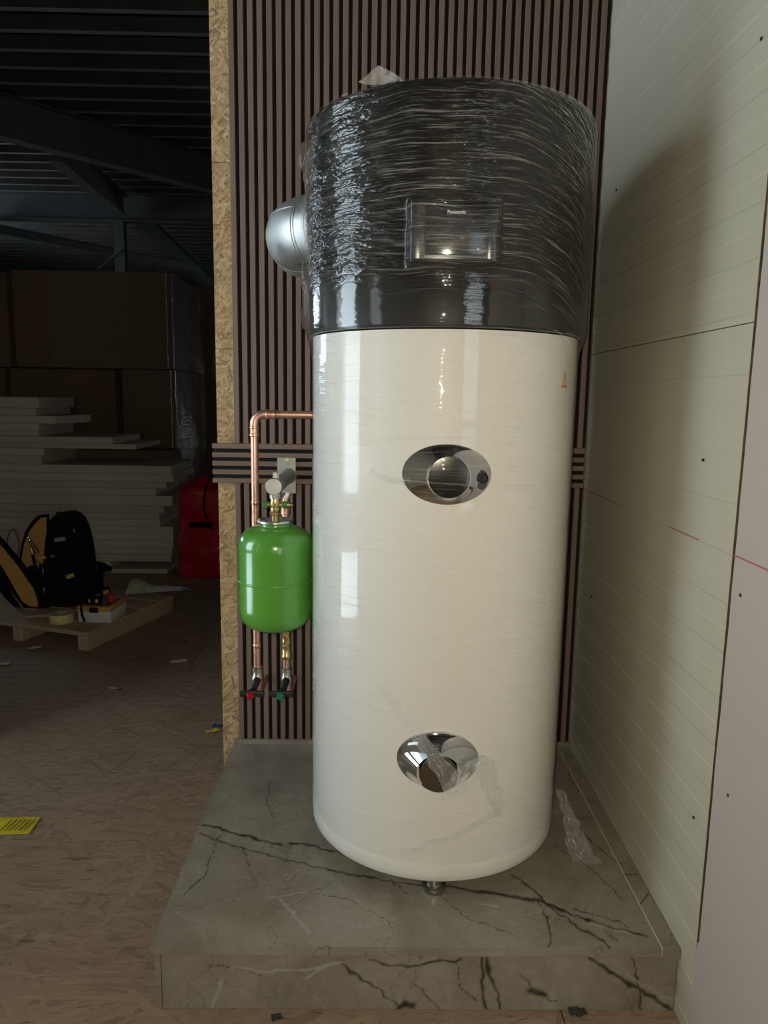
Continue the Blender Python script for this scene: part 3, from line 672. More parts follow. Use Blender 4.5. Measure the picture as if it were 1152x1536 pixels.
# loose film: crumpled ropes and flaps
def ribbon(name, pts, wid, mat='film_loose', n=40, m=10, crump=.006, seed=1., parent=HT):
    P_ = [Vector(p) for p in pts]
    def at_(t_):
        s = t_*(len(P_)-1); i = min(int(s), len(P_)-2); f_ = s-i
        a_, b_ = P_[i], P_[i+1]; pm = P_[max(i-1, 0)]; pn = P_[min(i+2, len(P_)-1)]
        return .5*((2*a_)+(b_-pm)*f_+(2*pm-5*a_+4*b_-pn)*f_*f_+(3*a_-pm-3*b_+pn)*f_**3)
    bm = nb()
    def fn(u, v):
        p = at_(u); w = wid(u) if callable(wid) else Vector(wid)
        q = p+w*(v-.5); nz = mnoise.noise_vector(q*45+Vector((seed*3, seed, 0)))*crump+mnoise.noise_vector(q*130+Vector((seed, 0, seed)))*crump*.45
        return q+Vector(nz)
    grid(bm, fn, n, m, lambda u, v: (u*.3+seed, v*.15)); return link(name, bm, mat, parent, True, uv=True)
def wp(x, y, off=.006):
    a, z = hit(x, y, RB); return wrapped(a, RB+off, 0, z)
ribbon('film_rope', [wp(575, 1028, .010), wp(610, 1070, .018), wp(640, 1104, .046), wp(664, 1136, .064), wp(680, 1166, .060)], lambda u: Vector((.014+.024*u, -.004, .012+.014*u)), crump=.006, seed=2)
ribbon('film_rope', [wp(678, 1168, .062), wp(694, 1128, .050), wp(716, 1135, .034), wp(738, 1190, .012), wp(746, 1222, .008)], lambda u: Vector((.050*(1-u)+.016, -.004, .03-.01*u)), crump=.008, seed=3)
ribbon('film_rope', [wp(600, 1278, .006), wp(650, 1262, .008), wp(700, 1240, .010), wp(748, 1212, .008)], (.004, 0, .022), crump=.005, seed=5)
ribbon('film_flap', [wp(560, 705, .012), wp(580, 715, .016), wp(612, 722, .022)], (.002, 0, .012), crump=.003, seed=6)
# flap hanging off the heater's right foot on to the plinth
fl = [(.475-CX, -.50-CY, .285-ZP), (.492-CX, -.52-CY, .235-ZP), (.505-CX, -.545-CY, .190-ZP), (.512-CX, -.575-CY, .165-ZP), (.520-CX, -.615-CY, .158-ZP)]
ribbon('film_flap', fl, lambda u: Vector((.012+.055*u, -.01, .004)), crump=.009, seed=8)
# peak of film above the rim and the ragged strip down the left flank
pk = [onY(x, y, -.60) for x, y in ((528, 131), (545, 118), (562, 113), (585, 121))]
bm = nb(); grid(bm, lambda u, v: Vector(((.030+u*.085-.14)-.09, -.285+.01*math.sin(u*5), (zt-ZP)-.002+v*(.034*max(0., 1-abs(u-.42)/(.42 if u < .42 else .58))+.002)))+mnoise.noise_vector(Vector((u*6, v*6, 3)))*.002, 14, 8, lambda u, v: (u*.1, v*.06)); link('film_flap', bm, 'film_flat', HT, True, uv=True)
pts = []
for k in range(12):
    y = 205+k*27; a, z = hit(467, y, RH-.004) if False else (-1.36, 1.80-k*.036); pts.append(wrapped(a, RH+.008+.004*math.sin(k*1.9), 0, z))
ribbon('film_flap', pts, lambda u: Vector((-.009-.005*math.sin(u*17), -.004, 0)), n=60, m=6, crump=.006, seed=11)

# ------------------------------------------------------------------ air duct elbow beside the head
DZ = onY(430, 341, -.22)[2]; DR = .090
th0 = math.radians(35); d0 = Vector((-math.cos(th0), math.sin(th0), 0)); ps = Vector((CX, CY, DZ))+d0*(RH+.012); Lc = .070
duct = empty('duct_elbow', ps); tag(duct, 'galvanised round duct elbow beside the dark heater head', 'duct')
def dring(name, prof, mat):
    bm = nb(); lathe(bm, prof, 56, axis_m((0, 0, 0), d0)); return link(name, bm, mat, duct, True, 40)
dring('rubber_collar', [(DR*.93, -.006), (DR*.985, -.006), (DR*.985, .012), (DR*.93, .012)], 'rubber_black')
dring('collar', [(DR*.96, .012), (DR, .012), (DR, .022), (DR+.0018, .024), (DR+.0018, .028), (DR, .030), (DR, .058), (DR+.002, .060), (DR+.002, .065), (DR, .067), (DR*.96, Lc)], 'galvanised')
bm = nb(); NB = 12; Rb = DR+.016; rings = []; tot = math.pi/2-th0; side = Vector((math.sin(th0), math.cos(th0), 0)); c0_ = d0*Lc+side*Rb
for k in range(NB+1):
    b_ = tot*k/NB; nx = -side*math.cos(b_)+d0*math.sin(b_); c = c0_+nx*Rb
    rings.append([bm.verts.new(c+nx*DR*.995*math.cos(2*math.pi*i/56)+Vector((0, 0, DR*.995*math.sin(2*math.pi*i/56)))) for i in range(56)])
for A_, B_ in zip(rings, rings[1:]):
    for i in range(56): bm.faces.new([A_[i], A_[(i+1) % 56], B_[(i+1) % 56], B_[i]])
link('bend', bm, 'galvanised', duct, True)
bm = nb(); cyl(bm, (c.x, c.y-.001, 0), (c.x, max(c.y+.004, -.001-ps.y), 0), DR*1.004, 56); link('spigot', bm, 'galvanised', duct, True, 40)
bm = nb(); kq = .62*math.pi
for kk in range(NB+1):
    b_ = tot*kk/NB; nx = -side*math.cos(b_)+d0*math.sin(b_); cc = c0_+nx*Rb
    bm.verts.new(cc+(nx*math.cos(.55)+Vector((0, 0, math.sin(.55))))*(DR*.995))
vv_ = [v.co.copy() for v in bm.verts]; bm.free(); bm = nb(); tube(bm, vv_, .0018, 8); link('bend_seam', bm, 'galvanised', duct, True)

# ------------------------------------------------------------------ copper pipes
YP = -.125
pt_ = onY(382.3, 700, YP); XH = pt_[0]; ZE = onY(430, 622, YP)[2]; ZB = onY(390, 1035, YP)[2]
XC = onY(430, 990, YP)[0]; RP = .0112
def valve(root, x, zb_, cap, brass_top, capname):
    bm = nb(); lathe(bm, [(.0125, zb_+.018), (.0165, zb_+.020), (.0185, zb_+.030), (.0185, zb_+.042), (.0150, zb_+.048), (.0150, zb_+.062), (.0165, zb_+.063), (.0165, zb_+.070), (.0130, zb_+.072), (.0130, zb_+.078)], 24, Matrix.Translation((x, YP, 0)))
    vb = link('valve_body', bm, 'nickel', root, True, 35)
    bm = nb(); cyl(bm, (x, YP-.012, zb_+.036), (x-.004, YP-.050, zb_+.022), .0115, 18, .009); link('valve_stem', bm, 'handle_black', vb, True, 40)
    hx, hy, hz = x-.008, YP-.056, zb_+.012
    bm = nb()
    box(bm, hx-.036, hx+.036, hy-.006, hy+.006, hz-.0085, hz+.0085, .004, 3)
    box(bm, hx-.016, hx+.012, hy-.008, hy+.008, hz-.0105, hz+.0105, .004, 3)
    h = link('valve_handle', bm, 'handle_black', vb, True, 50)
    bm = nb(); lathe(bm, [(.0095, 0), (.0105, .003), (.0105, .010), (.0090, .013), (0, .0135)], 24, axis_m((hx-.003, hy-.006, hz-.001), (0, -1, -.12))); link(capname, bm, cap, h, True, 40)
# hot pipe
hp = empty('copper_pipe', (XH, YP, ZB)); tag(hp, 'bare copper pipe with elbow and red-capped valve rising beside the green vessel', 'pipe')
def hc(o, root): o.matrix_parent_inverse = Matrix.Translation(root.location).inverted(); return o
def part(name, bm, mat, root, smooth=True, ang=40): return hc(link(name, bm, mat, root, smooth, ang), root)
RE = .028; xw0 = CX-.295
bm = nb(); cyl(bm, (XH, YP, ZB+.07), (XH, YP, ZE-RE-.012), RP, 20); part('pipe', bm, 'copper', hp)
bm = nb(); cyl(bm, (XH+RE+.012, YP, ZE), (.045, YP, ZE), RP, 20); part('pipe', bm, 'copper', hp)
bm = nb(); tube(bm, [(XH, YP, ZE-RE-.030)]+arc((XH+RE, YP, ZE-RE), (XH, YP, ZE-RE), (XH+RE, YP, ZE), 10)+[(XH+RE+.030, YP, ZE)], RP*1.13, 20); part('elbow', bm, 'copper', hp)
for a_, b_ in (((XH, YP, ZE-RE-.034), (XH, YP, ZE-RE-.026)), ((XH, YP, ZE-RE-.012), (XH, YP, ZE-RE-.006)), ((XH+RE+.026, YP, ZE), (XH+RE+.034, YP, ZE)), ((XH+RE+.006, YP, ZE), (XH+RE+.012, YP, ZE))):
    bm = nb(); cyl(bm, a_, b_, RP*1.30, 20, bev=.0015); part('press_ring', bm, 'copper', hp)
for y in (754, 968):
    zc = onY(386, y, YP)[2]; bm = nb(); lathe(bm, [(RP, -.006), (RP*1.12, -.004), (RP*1.12, -.001), (RP*1.04, 0), (RP*1.12, .001), (RP*1.12, .004), (RP, .006)], 20, Matrix.Translation((XH, YP, zc))); part('pipe_bead', bm, 'copper', hp)
def bottom(root, x):
    bm = nb(); tube(bm, [(x, YP, ZB+.024)]+arc((x, YP+.024, ZB+.012), (x, YP, ZB+.012), (x, YP+.024, ZB-.012), 8)+[(x, YP+.06, ZB-.012), (x, -.0005, ZB-.012)], .0138, 20); part('wall_elbow', bm, 'copper', root)
bottom(hp, XH+.002); 
def valve_at(root, x, cap, nm):
    sub = []
    before = set(bpy.data.objects); valve(root, x, ZB, cap, True, nm)
    for o in set(bpy.data.objects)-before:
        if o.parent == root: o.matrix_parent_inverse = Matrix.Translation(root.location).inverted()
valve_at(hp, XH+.001, 'knob_red', 'valve_cap')
cpipe = empty('copper_pipe', (XC, YP, ZB)); tag(cpipe, 'copper riser with brass check valve and green-capped valve behind the green vessel', 'pipe')
valve_at(cpipe, XC, 'knob_green', 'valve_cap'); bottom(cpipe, XC+.002)
zc0 = onY(430, 985, YP)[2]; zc1 = onY(429, 947, YP)[2]; ztop = onY(428, 747, YP)[2]
bm = nb(); cyl(bm, (XC, YP, ZB+.07), (XC, YP, zc0-.004), RP, 18); part('pipe', bm, 'copper', cpipe)
bm = nb(); H_ = zc1-zc0+.03
lathe(bm, [(.0135, 0), (.0165, .004), (.0165, .012), (.0140, .016), (.0140, H_*.45), (.0150, H_*.5), (.0140, H_*.55), (.0140, H_-.02), (.0165, H_-.016), (.0165, H_-.004), (.0135, H_)], 8 if False else 24, Matrix.Translation((XC, YP, zc0-.006))); ck = part('check_valve', bm, 'brass', cpipe)
for fz in (.36, .66):
    bm = nb(); lathe(bm, [(.0088, 0), (.0092, .004), (.0088, .012), (.005, .0125), (.0045, .010), (0, .010)], 18, axis_m((XC+.001, YP-.010, zc0-.006+H_*fz), (0, -1, .05))); o = link('test_plug', bm, 'brass', ck, True, 40)
    o.matrix_parent_inverse = Matrix.Translation(cpipe.location).inverted()
    o.matrix_parent_inverse = Matrix.Identity(4)
bm = nb(); cyl(bm, (XC, YP, zc0+H_-.008), (XC, YP, ztop), RP, 18); part('pipe', bm, 'copper', cpipe)
zt_ = onY(427, 768, YP)[2]
for z_ in (zt_, zt_+.022, ztop-.030):
    bm = nb(); lathe(bm, [(RP, -.008), (RP*1.28, -.006), (RP*1.28, .006), (RP, .008)], 18, Matrix.Translation((XC, YP, z_))); part('press_ring', bm, 'copper', cpipe)
bm = nb(); cyl(bm, (XC, YP, ztop-.004), (XC+.008, YP+.002, ztop+.016), .0095, 14, .007); part('pipe_cap', bm, 'wrap_silver', cpipe)

# ------------------------------------------------------------------ bracket and green vessel
pw = onY(432.5, 714, -.012); XV = pw[0]; ZV = onX(410.5, 730, XV)[2]; YV = onX(410.5, 730, XV)[1]
br = empty('vessel_bracket', (XV, 0, ZV)); tag(br, 'grey steel wall bracket with a round arm carrying the green vessel', 'bracket')
pl0, pl1 = onY(416, 686, -.002), onY(444, 740, -.002)
bm = nb(); box(bm, pl0[0]-XV, pl1[0]-XV, -.0045, -.0005, pl1[2]-ZV, pl0[2]-ZV, .0008, 1); link('wall_plate', bm, 'plate_grey', br)
bolt = onY(430, 691, -.006)
bm = nb(); lathe(bm, [(.0058, 0), (.0058, .0012), (.0042, .0012), (.0042, .0055), (.0022, .0055), (.0018, .003), (0, .003)], 16, axis_m((bolt[0]-XV, -.0045, bolt[2]-ZV), (0, -1, 0))); link('bolt', bm, 'steel_bright', br, True, 30)
zroot = onY(432.5, 714, -.005)[2]-ZV
bm = nb(); cyl(bm, (0, -.0045, zroot), (0, YV+.004, 0), .0195, 32); link('arm', bm, 'galvanised', br, True, 40)
bm = nb(); cyl(bm, (0, -.0045, zroot), (0, -.012, zroot), .0235, 32, .0195); link('weld_collar', bm, 'plate_grey', br, True, 60)
bm = nb(); lathe(bm, [(.0210, 0), (.0222, .001), (.0222, .009), (.0208, .011), (0, .0112)], 40, axis_m((0, YV+.008, 0), (0, -1, 0))); link('end_cap', bm, 'steel_cap', br, True, 40)
bm = nb(); cyl(bm, (0, YV+.026, -.014), (0, YV+.026, -.034), .0165, 24, .0150); link('outlet', bm, 'steel_cap', br, True, 40)
bm = nb(); cyl(bm, (.002, YV+.026, .017), (.002, YV+.026, .034), .0085, 6, .0075); link('vent_plug', bm, 'wrap_silver', br)
YA = YV+.026
ves = empty('expansion_vessel', (XV, YA, 0)); tag(ves, 'glossy green round expansion vessel hanging from the grey bracket', 'vessel')
zT = onY(413, 788, YA-.045)[2]; zBt = onY(412, 947, YA-.02)[2]; zSh = onY(412, 882, YA-.098)[2]
RV = .0985
prof = [(0, zBt), (.030, zBt+.001), (.055, zBt+.006), (.076, zBt+.015), (.088, zBt+.027), (.0955, zBt+.044), (RV-.0006, zBt+.062), (RV-.0006, zBt+.066), (RV-.0006, zSh), (RV-.0006, zT-.068), (RV-.0006, zT-.064), (.0965, zT-.050), (.091, zT-.035), (.081, zT-.023), (.066, zT-.015), (.050, zT-.010), (.041, zT-.007), (.040, zT-.003), (.040, zT)]
bm = nb(); lathe(bm, prof, 72); link('vessel_body', bm, 'vessel_green', ves, True, 50)
bm = nb(); lathe(bm, [(RV-.001, zSh-.0035), (RV+.0006, zSh-.003), (RV+.0018, zSh-.001), (RV+.0018, zSh+.001), (RV+.0006, zSh+.003), (RV-.001, zSh+.0035)], 72, cap=False); link('weld_seam', bm, 'vessel_green', ves, True)
bm = nb(); lathe(bm, [(.040, zT-.002), (.0455, zT-.001), (.0480, zT+.002), (.0480, zT+.005), (.0455, zT+.008), (.0415, zT+.0085), (.038, zT+.005), (.030, zT+.003), (.012, zT+.002)], 48); link('flange_ring', bm, 'steel_bright', ves, True, 40)
zO = ZV-.034
bm = nb(); cyl(bm, (0, 0, zT), (0, 0, zT+.022), .0095, 20); link('nipple', bm, 'brass', ves, True, 40)
bm = nb(); lathe(bm, [(.0135, zT+.018), (.0150, zT+.020), (.0150, zT+.028), (.0135, zT+.030)], 6); nut = link('hex_nut', bm, 'brass', ves)
bm = nb(); lathe(bm, [(.0115, zT+.028), (.0130, zT+.032), (.0130, zT+.040), (.0110, zT+.042), (.0128, zT+.048), (.0138, zT+.056), (.0138, zO-.012), (.0118, zO-.008), (.0118, zO-.0006)], 24); vv = link('vessel_valve', bm, 'brass', ves, True, 35)
zq = onY(410, 757, YA)[2]
for s, L_ in ((-1, .030), (1, .040)):
    bm = nb(); cyl(bm, (0, 0, zq), (s*(L_ if s > 0 else .020), 0, zq), .0055 if s < 0 else .0050, 14); link('valve_arm', bm, 'brass', vv, True, 40)
    bm = nb(); cyl(bm, (s*.0185, 0, zq), (s*.0315, 0, zq), .0092, 10, bev=.001); link('arm_cap', bm, 'cap_green', vv, True, 30)
bm = nb(); cyl(bm, (.033, 0, zq), (.044, 0, zq), .0065, 14, .0035); link('drain_nozzle', bm, 'brass', vv, True, 40)
bm = nb(); cyl(bm, (.044, 0, zq), (.047, 0, zq), .0065, 14); link('nozzle_lip', bm, 'brass', vv, True, 40)
bm = nb(); lathe(bm, [(.007, zBt-.012), (.0125, zBt-.006), (.0130, zBt+.004)], 20); link('fill_cap', bm, 'rubber_black', ves, True, 40)

# ================================================================== HALL: boxes, boards, sack, pallet
YB = 2.81
# foam boards: (top px, bottom px, right end px, recess back from the front, kind)
lay = [(597, 613, 58, 0, 'f'), (613, 624, 54, .02, 'f'), (624, 636, 86, -.02, 't'), (636, 647, 58, 0, 'f'), (647, 655, 58, .01, 'f'), (655, 665, 169, 0, 'f'), (665, 673, 204, .01, 'f'), (673, 684, 66, 0, 'f'), (684, 697, 62, .0, 'f'),
       (697, 709, 257, 0, 'f'), (709, 721, 260, .0, 'f'), (721, 731, 249, .0, 'f'), (731, 742, 234, 0, 'f'), (742, 757, 258, 0, 'f'), (757, 768, 246, .0, 'f'), (768, 778, 239, .0, 'f'), (778, 788, 240, 0, 'f'), (788, 798, 259, 0, 'f'), (798, 809, 260, 0, 'f'), (809, 820, 260, 0, 'f'), (820, 830, 258, 0, 'f'), (830, 841, 257, 0, 'f'), (841, 852, 166, .0, 'f'), (852, 859.3, 251, 0, 'f')]
zbot = 0.0
ztops = [onY(100, a, YB)[2] for a, *_ in lay]; zfl = onY(100, 859.3, YB)[2]
for k, (a, b, xr, rec, kind) in enumerate(lay):
    z1 = ztops[k]; z0 = ztops[k+1] if k+1 < len(lay) else 0.0
    xe = onY(xr, (a+b)/2, YB+rec)[0]
    root = empty('insulation_board', (-2.3, YB, z0))
    bm = nb(); box(bm, -.82, xe+2.3, rec+.004*random.random(), .42 if kind == 't' else .58, .0006, z1-z0-.0006, .0015, 1, mtx=(Matrix.Translation((0, 0, 0)) @ Matrix.Rotation(math.radians(-9), 4, 'Z')) if kind == 't' else None)
    o = link('insulation_board', bm, 'foam_board'); o.location = root.location; bpy.data.objects.remove(root)
    ordn = ['lowest', 'second', 'third', 'fourth', 'fifth', 'sixth', 'seventh', 'eighth', 'ninth', 'tenth', 'eleventh', 'twelfth', 'thirteenth', 'fourteenth', 'fifteenth', 'sixteenth', 'seventeenth', 'eighteenth', 'nineteenth', 'twentieth', 'twenty-first', 'twenty-second', 'twenty-third', 'topmost']
    nth = ordn[len(lay)-1-k]; up = nth if k in (0, len(lay)-1) else nth+' up from the floor,'
    if kind == 't': tag(o, 'pale insulation board lying askew high in the stack', 'board', 'insulation boards')
    elif xr == 169: tag(o, 'pale insulation board jutting out just under the cut-back boards', 'board', 'insulation boards')
    elif xr == 204: tag(o, 'pale insulation board jutting farthest out of the upper stack', 'board', 'insulation boards')
    elif xr == 166: tag(o, 'insulation board ending far back from its neighbours near the floor', 'board', 'insulation boards')
    elif k == 0: tag(o, 'short pale insulation board, topmost of the stack behind the backpack', 'board', 'insulation boards')
    elif k == len(lay)-1: tag(o, 'lowest pale insulation board of the stack, lying on the floor', 'board', 'insulation boards')
    elif k < 9: tag(o, 'short cut-back insulation board, '+nth+' up from the floor in its stack', 'board', 'insulation boards')
    else: tag(o, 'long pale insulation board, '+nth+' up from the floor in its stack', 'board', 'insulation boards')
# darker boards lying behind, seen past the cut ends
for k, (ya, yb, xr) in enumerate(((597, 606, 98), (606, 616, 96), (616, 636, 92), (651, 665, 200), (673, 697, 258))):
    Yk = YB+.60+.002*k; p0, p1 = onY(60, yb, Yk), onY(xr, ya, Yk); p1[2] = onY(60, ya, Yk)[2]
    bm = nb(); box(bm, -.6, p1[0]+2.3, 0, .25, 0, p1[2]-p0[2]-.001, .001, 1); o = link('brown_board', bm, 'board_brown'); o.location = (-2.3, Yk, p0[2]); tag(o, 'brown board behind the pale stack, '+('topmost of the brown ones', 'second of the brown ones from the top', 'third of the brown ones from the top', 'under the jutting pale boards\' level', 'lowest, resting on the brown bale')[k], 'board', 'brown boards behind the stack')
bm = nb(); zz0 = onY(100, 698, YB+.6)[2]; box(bm, -.6, onY(258, 698, YB+.6)[0]+2.3, 0, .25, 0, zz0-.002, .004, 1); o = link('board_bale', bm, 'board_brown'); o.location = (-2.3, YB+.60, 0.001); tag(o, 'brown bale of boards on the floor behind the pale stack', 'bale')
# cardboard boxes wrapped in film
YX = 3.86
def carton(x0, x1, y0, y1, Yf, dep, label, film_side=True, tilt=0.):
    zm = onY(150, 553, YX)[2]; upper = y1 < 560
    X0, X1 = onY(x0, y0+70, Yf)[0]+.006, onY(x1, y0+70, Yf)[0]-.006; Z0 = zm+.001 if upper else 0.0; Z1 = onY(x1, y0, Yf)[2] if upper else zm-.002
    if Yf > YX+1: Z0 = 0.
    w, h = X1-X0, Z1-Z0; p0, p1 = (X0, 0, Z0), (X1, 0, Z1)
    root = empty('cardboard_box', ((p0[0]+p1[0])/2, Yf, max(p0[2], 0))); tag(root, label, 'box')
    bm = nb(); box(bm, -w/2, w/2, 0, dep, 0, h-.001, .012, 2); link('carton', bm, 'cardboard', root, True, 40)
    for s in (-1, 1):
        bm = nb(); box(bm, -w/2+.01 if s < 0 else .002, -.002 if s < 0 else w/2-.01, -.0025, -.0003, .012, h-.014); link('front_flap', bm, 'cardboard', root)
    if film_side:
        bm = nb(); seedv = random.random()*9
        path = [(-w/2*.55, -.006), (w/2-.03, -.006), (w/2+.005, -.004), (w/2+.008, .02), (w/2+.010, dep*.5), (w/2+.006, dep-.05)]
        seg = [0]; 
        for a_, b_ in zip(path, path[1:]): seg.append(seg[-1]+math.hypot(b_[0]-a_[0], b_[1]-a_[1]))
        def fn(u, v):
            s_ = u*seg[-1]; i = max(j for j in range(len(seg)-1) if seg[j] <= s_+1e-9); f_ = (s_-seg[i])/(seg[i+1]-seg[i])
            x_, y_ = path[i][0]+(path[i+1][0]-path[i][0])*f_, path[i][1]+(path[i+1][1]-path[i][1])*f_
            nz = .5+.5*mnoise.noise(Vector((u*9+seedv, v*22, 1))); 
            n_ = Vector((0, -1, 0)) if i < 2 else (Vector((.7, -.7, 0)) if i == 2 else Vector((1, 0, 0)))
            return Vector((x_, y_, .002+v*(h-.004)))+n_*(.012*nz)
        grid(bm, fn, 60, 40, lambda u, v: (u*1.2, v*.9)); link('stretch_film', bm, 'film_boxes', root, True, uv=True)
    return root
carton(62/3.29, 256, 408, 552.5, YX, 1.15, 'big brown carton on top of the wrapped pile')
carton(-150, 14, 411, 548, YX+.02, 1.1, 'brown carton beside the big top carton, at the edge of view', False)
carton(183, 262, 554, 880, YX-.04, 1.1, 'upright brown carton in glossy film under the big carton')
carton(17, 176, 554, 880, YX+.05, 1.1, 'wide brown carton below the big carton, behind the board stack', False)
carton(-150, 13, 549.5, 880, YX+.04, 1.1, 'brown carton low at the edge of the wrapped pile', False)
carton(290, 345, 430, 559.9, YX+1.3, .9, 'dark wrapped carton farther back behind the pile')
# red sack
sk = empty('red_sack', (-1.085, 2.90, 0)); tag(sk, 'shiny red plastic sack with a black strap on the floor by the board stack', 'sack')
bm = nb(); hS = .70; wS = .30
def sackp(u, v):
    th = 2*math.pi*u; z = v*hS
    w_ = wS*(.98-.10*v**3-.42*max(0, v-.86)/.14*(v > .86)); d_ = .20*(1-.15*v-.65*max(0, v-.86)/.14*(v > .86))
    ce, se = math.cos(th), math.sin(th); x_ = math.copysign(abs(ce)**.45, ce)*w_; y_ = math.copysign(abs(se)**.45, se)*d_
    nz = mnoise.noise_vector(Vector((x_*7, y_*7, z*7)))*.022+mnoise.noise_vector(Vector((x_*26, y_*26, z*26)))*.006
    if v < .02: nz.z = 0
    return Vector((x_, y_, z))+nz*min(1, v*8)
V = grid(bm, sackp, 64, 36); bmesh.ops.remove_doubles(bm, verts=bm.verts[:], dist=1e-4)
bm.edges.ensure_lookup_table(); bmesh.ops.holes_fill(bm, edges=[e for e in bm.edges if e.is_boundary], sides=200); link('sack_body', bm, 'red_sack', sk, True)
def on_sack(x, y, off=.012): p = onY(x, y, 2.69); return Vector((p[0]+1.085, 2.69-2.90-off, p[2]))
bm = nb(); box(bm, on_sack(285, 785).x, on_sack(318, 785).x, -.225, -.205, on_sack(300, 791).z, on_sack(300, 783.5).z, .002, 1); link('strap_tab', bm, 'nylon_black', sk)
bm = nb(); tube(bm, [on_sack(319, 712, .0), on_sack(310, 730), on_sack(306, 750), on_sack(307, 768), on_sack(313, 782), on_sack(318, 795)], .006, 8); link('strap', bm, 'nylon_black', sk, True)

# pallet
pc = onZ(132, 977, 0); pr = onZ(260, 917, 0); ax = math.atan2(pr[1]-pc[1], pr[0]-pc[0])-math.pi/2
Lp = math.hypot(pr[0]-pc[0], pr[1]-pc[1]); ZD = .095
pal = empty('wooden_pallet', (pc[0], pc[1], 0), ax); tag(pal, 'worn low wooden pallet on the floor carrying the tools', 'pallet')
for k in range(4):                              # runners along local y; the pallet stretches to local -x
    bm = nb(); x = -.03-.40*k; box(bm, x-.03, x+.03, 0, Lp, 0, .072, .003, 1); link('runner', bm, 'pallet_pine', pal)
for k, (y0, y1) in enumerate(((0, .135), (.15, .28), (.295, .43), (.445, .58), (.595, Lp))):
    bm = nb(); box(bm, -1.26, .002, y0, y1, .0725, ZD-.001*(k % 2), .003, 1); link('deck_board', bm, 'pallet_pine', pal)
def onP(x, y, z=ZD): return Vector(onZ(x, y, z))
# organiser case
c0, c1, c2 = onP(166.4, 935.5), onP(117, 933.5), onP(198, 919.5)
ang = math.atan2(c0.y-c1.y, c0.x-c1.x); wC = (c0-c1).length; dC = (c2-c0).length
case = empty('organiser_case', c0, ang); tag(case, 'white organiser case with an orange-rimmed dark lid on the pallet', 'case')
skew = math.atan2(c2.y-c0.y, c2.x-c0.x)-ang
hC = .085
bm = nb(); box(bm, -wC, 0, 0, dC, .0005, hC*.72, .006, 2); link('case_tray', bm, 'plastic_white', case, True, 40)
bm = nb(); box(bm, -wC-.003, .003, -.003, dC+.003, hC*.72, hC, .004, 2); ld = link('case_lid', bm, 'plastic_orange', case, True, 40)
bm = nb(); box(bm, -wC+.02, -.02, .02, dC-.02, hC-.002, hC+.003, .002, 1); link('lid_window', bm, 'plastic_clear_dark', ld)
bm = nb(); box(bm, -wC*.62, -wC*.36, -.010, -.002, hC*.66, hC*.97, .002, 1); link('latch', bm, 'nylon_black', case)
mcase = Matrix.Translation(c0) @ Matrix.Rotation(ang, 4, 'Z')
def onlid(fx, fy): return mcase @ Vector((-wC*fx, dC*fy, hC+.0035))
bm = nb(); tube(bm, [(-wC*.88, .08, hC+.006), (-wC*.90, .02, hC+.010), (-wC*.86, -.008, hC*.9), (-wC*.84, -.009, hC*.5), (-wC*.76, -.010, .008)], .006, 8); link('hanging_strap', bm, 'nylon_black', case, True)
p = onlid(.60, .28); tm = empty('tape_measure', p); tag(tm, 'black tape measure with yellow edge marks lying on the organiser case', 'tape measure')
bm = nb(); lathe(bm, [(.030, 0), (.034, .003), (.034, .036), (.030, .040), (0, .0405)], 28); link('measure_case', bm, 'nylon_black', tm, True, 40)
bm = nb(); lathe(bm, [(.024, .0400), (.026, .0415), (.022, .043), (0, .043)], 24); link('belt_clip', bm, 'steel_bright', tm, True, 40)
for a in (-2.2, -1.0):
    bm = nb(); box(bm, -.006, .006, -.0355, -.033, .010, .028, .001, 1, mtx=Matrix.Rotation(a+math.pi/2, 4, 'Z')); link('yellow_mark', bm, 'plastic_yellow', tm)
p = onlid(.22, .50); bm = nb(); lathe(bm, [(.012, 0), (.024, 0), (.026, .003), (.020, .006), (.020, .034), (.026, .037), (.024, .040), (.012, .040)], 24, cap=False); rw = link('wire_spool', bm, 'red_wire', None, True, 40); rw.location = p; tag(rw, 'small red spool standing on the organiser case', 'spool')
# masking tape
p = onP(93, 932); bm = nb(); lathe(bm, [(.036, 0), (.0585, 0), (.060, .002), (.060, .043), (.0585, .045), (.036, .045), (.036, 0)], 40, cap=False); tp = link('masking_tape', bm, 'tape_yellow', None, True, 40); tp.location = p; tag(tp, 'roll of pale yellow masking tape at the pallet edge', 'tape')
bm = nb(); lathe(bm, [(.033, .001), (.0358, .001), (.0358, .044), (.033, .044), (.033, .001)], 32, cap=False); link('tape_core', bm, 'tape_side', tp, True, 40)
# offcut under the backpack
p = onP(60, 925); bm = nb(); box(bm, -.07, .10, -.015, .08, .0, .014, .002, 1, mtx=Matrix.Rotation(.35, 4, 'Z')); o = link('wood_offcut', bm, 'pallet_pine'); o.location = p; tag(o, 'pale wooden offcut sticking out under the backpack', 'offcut')
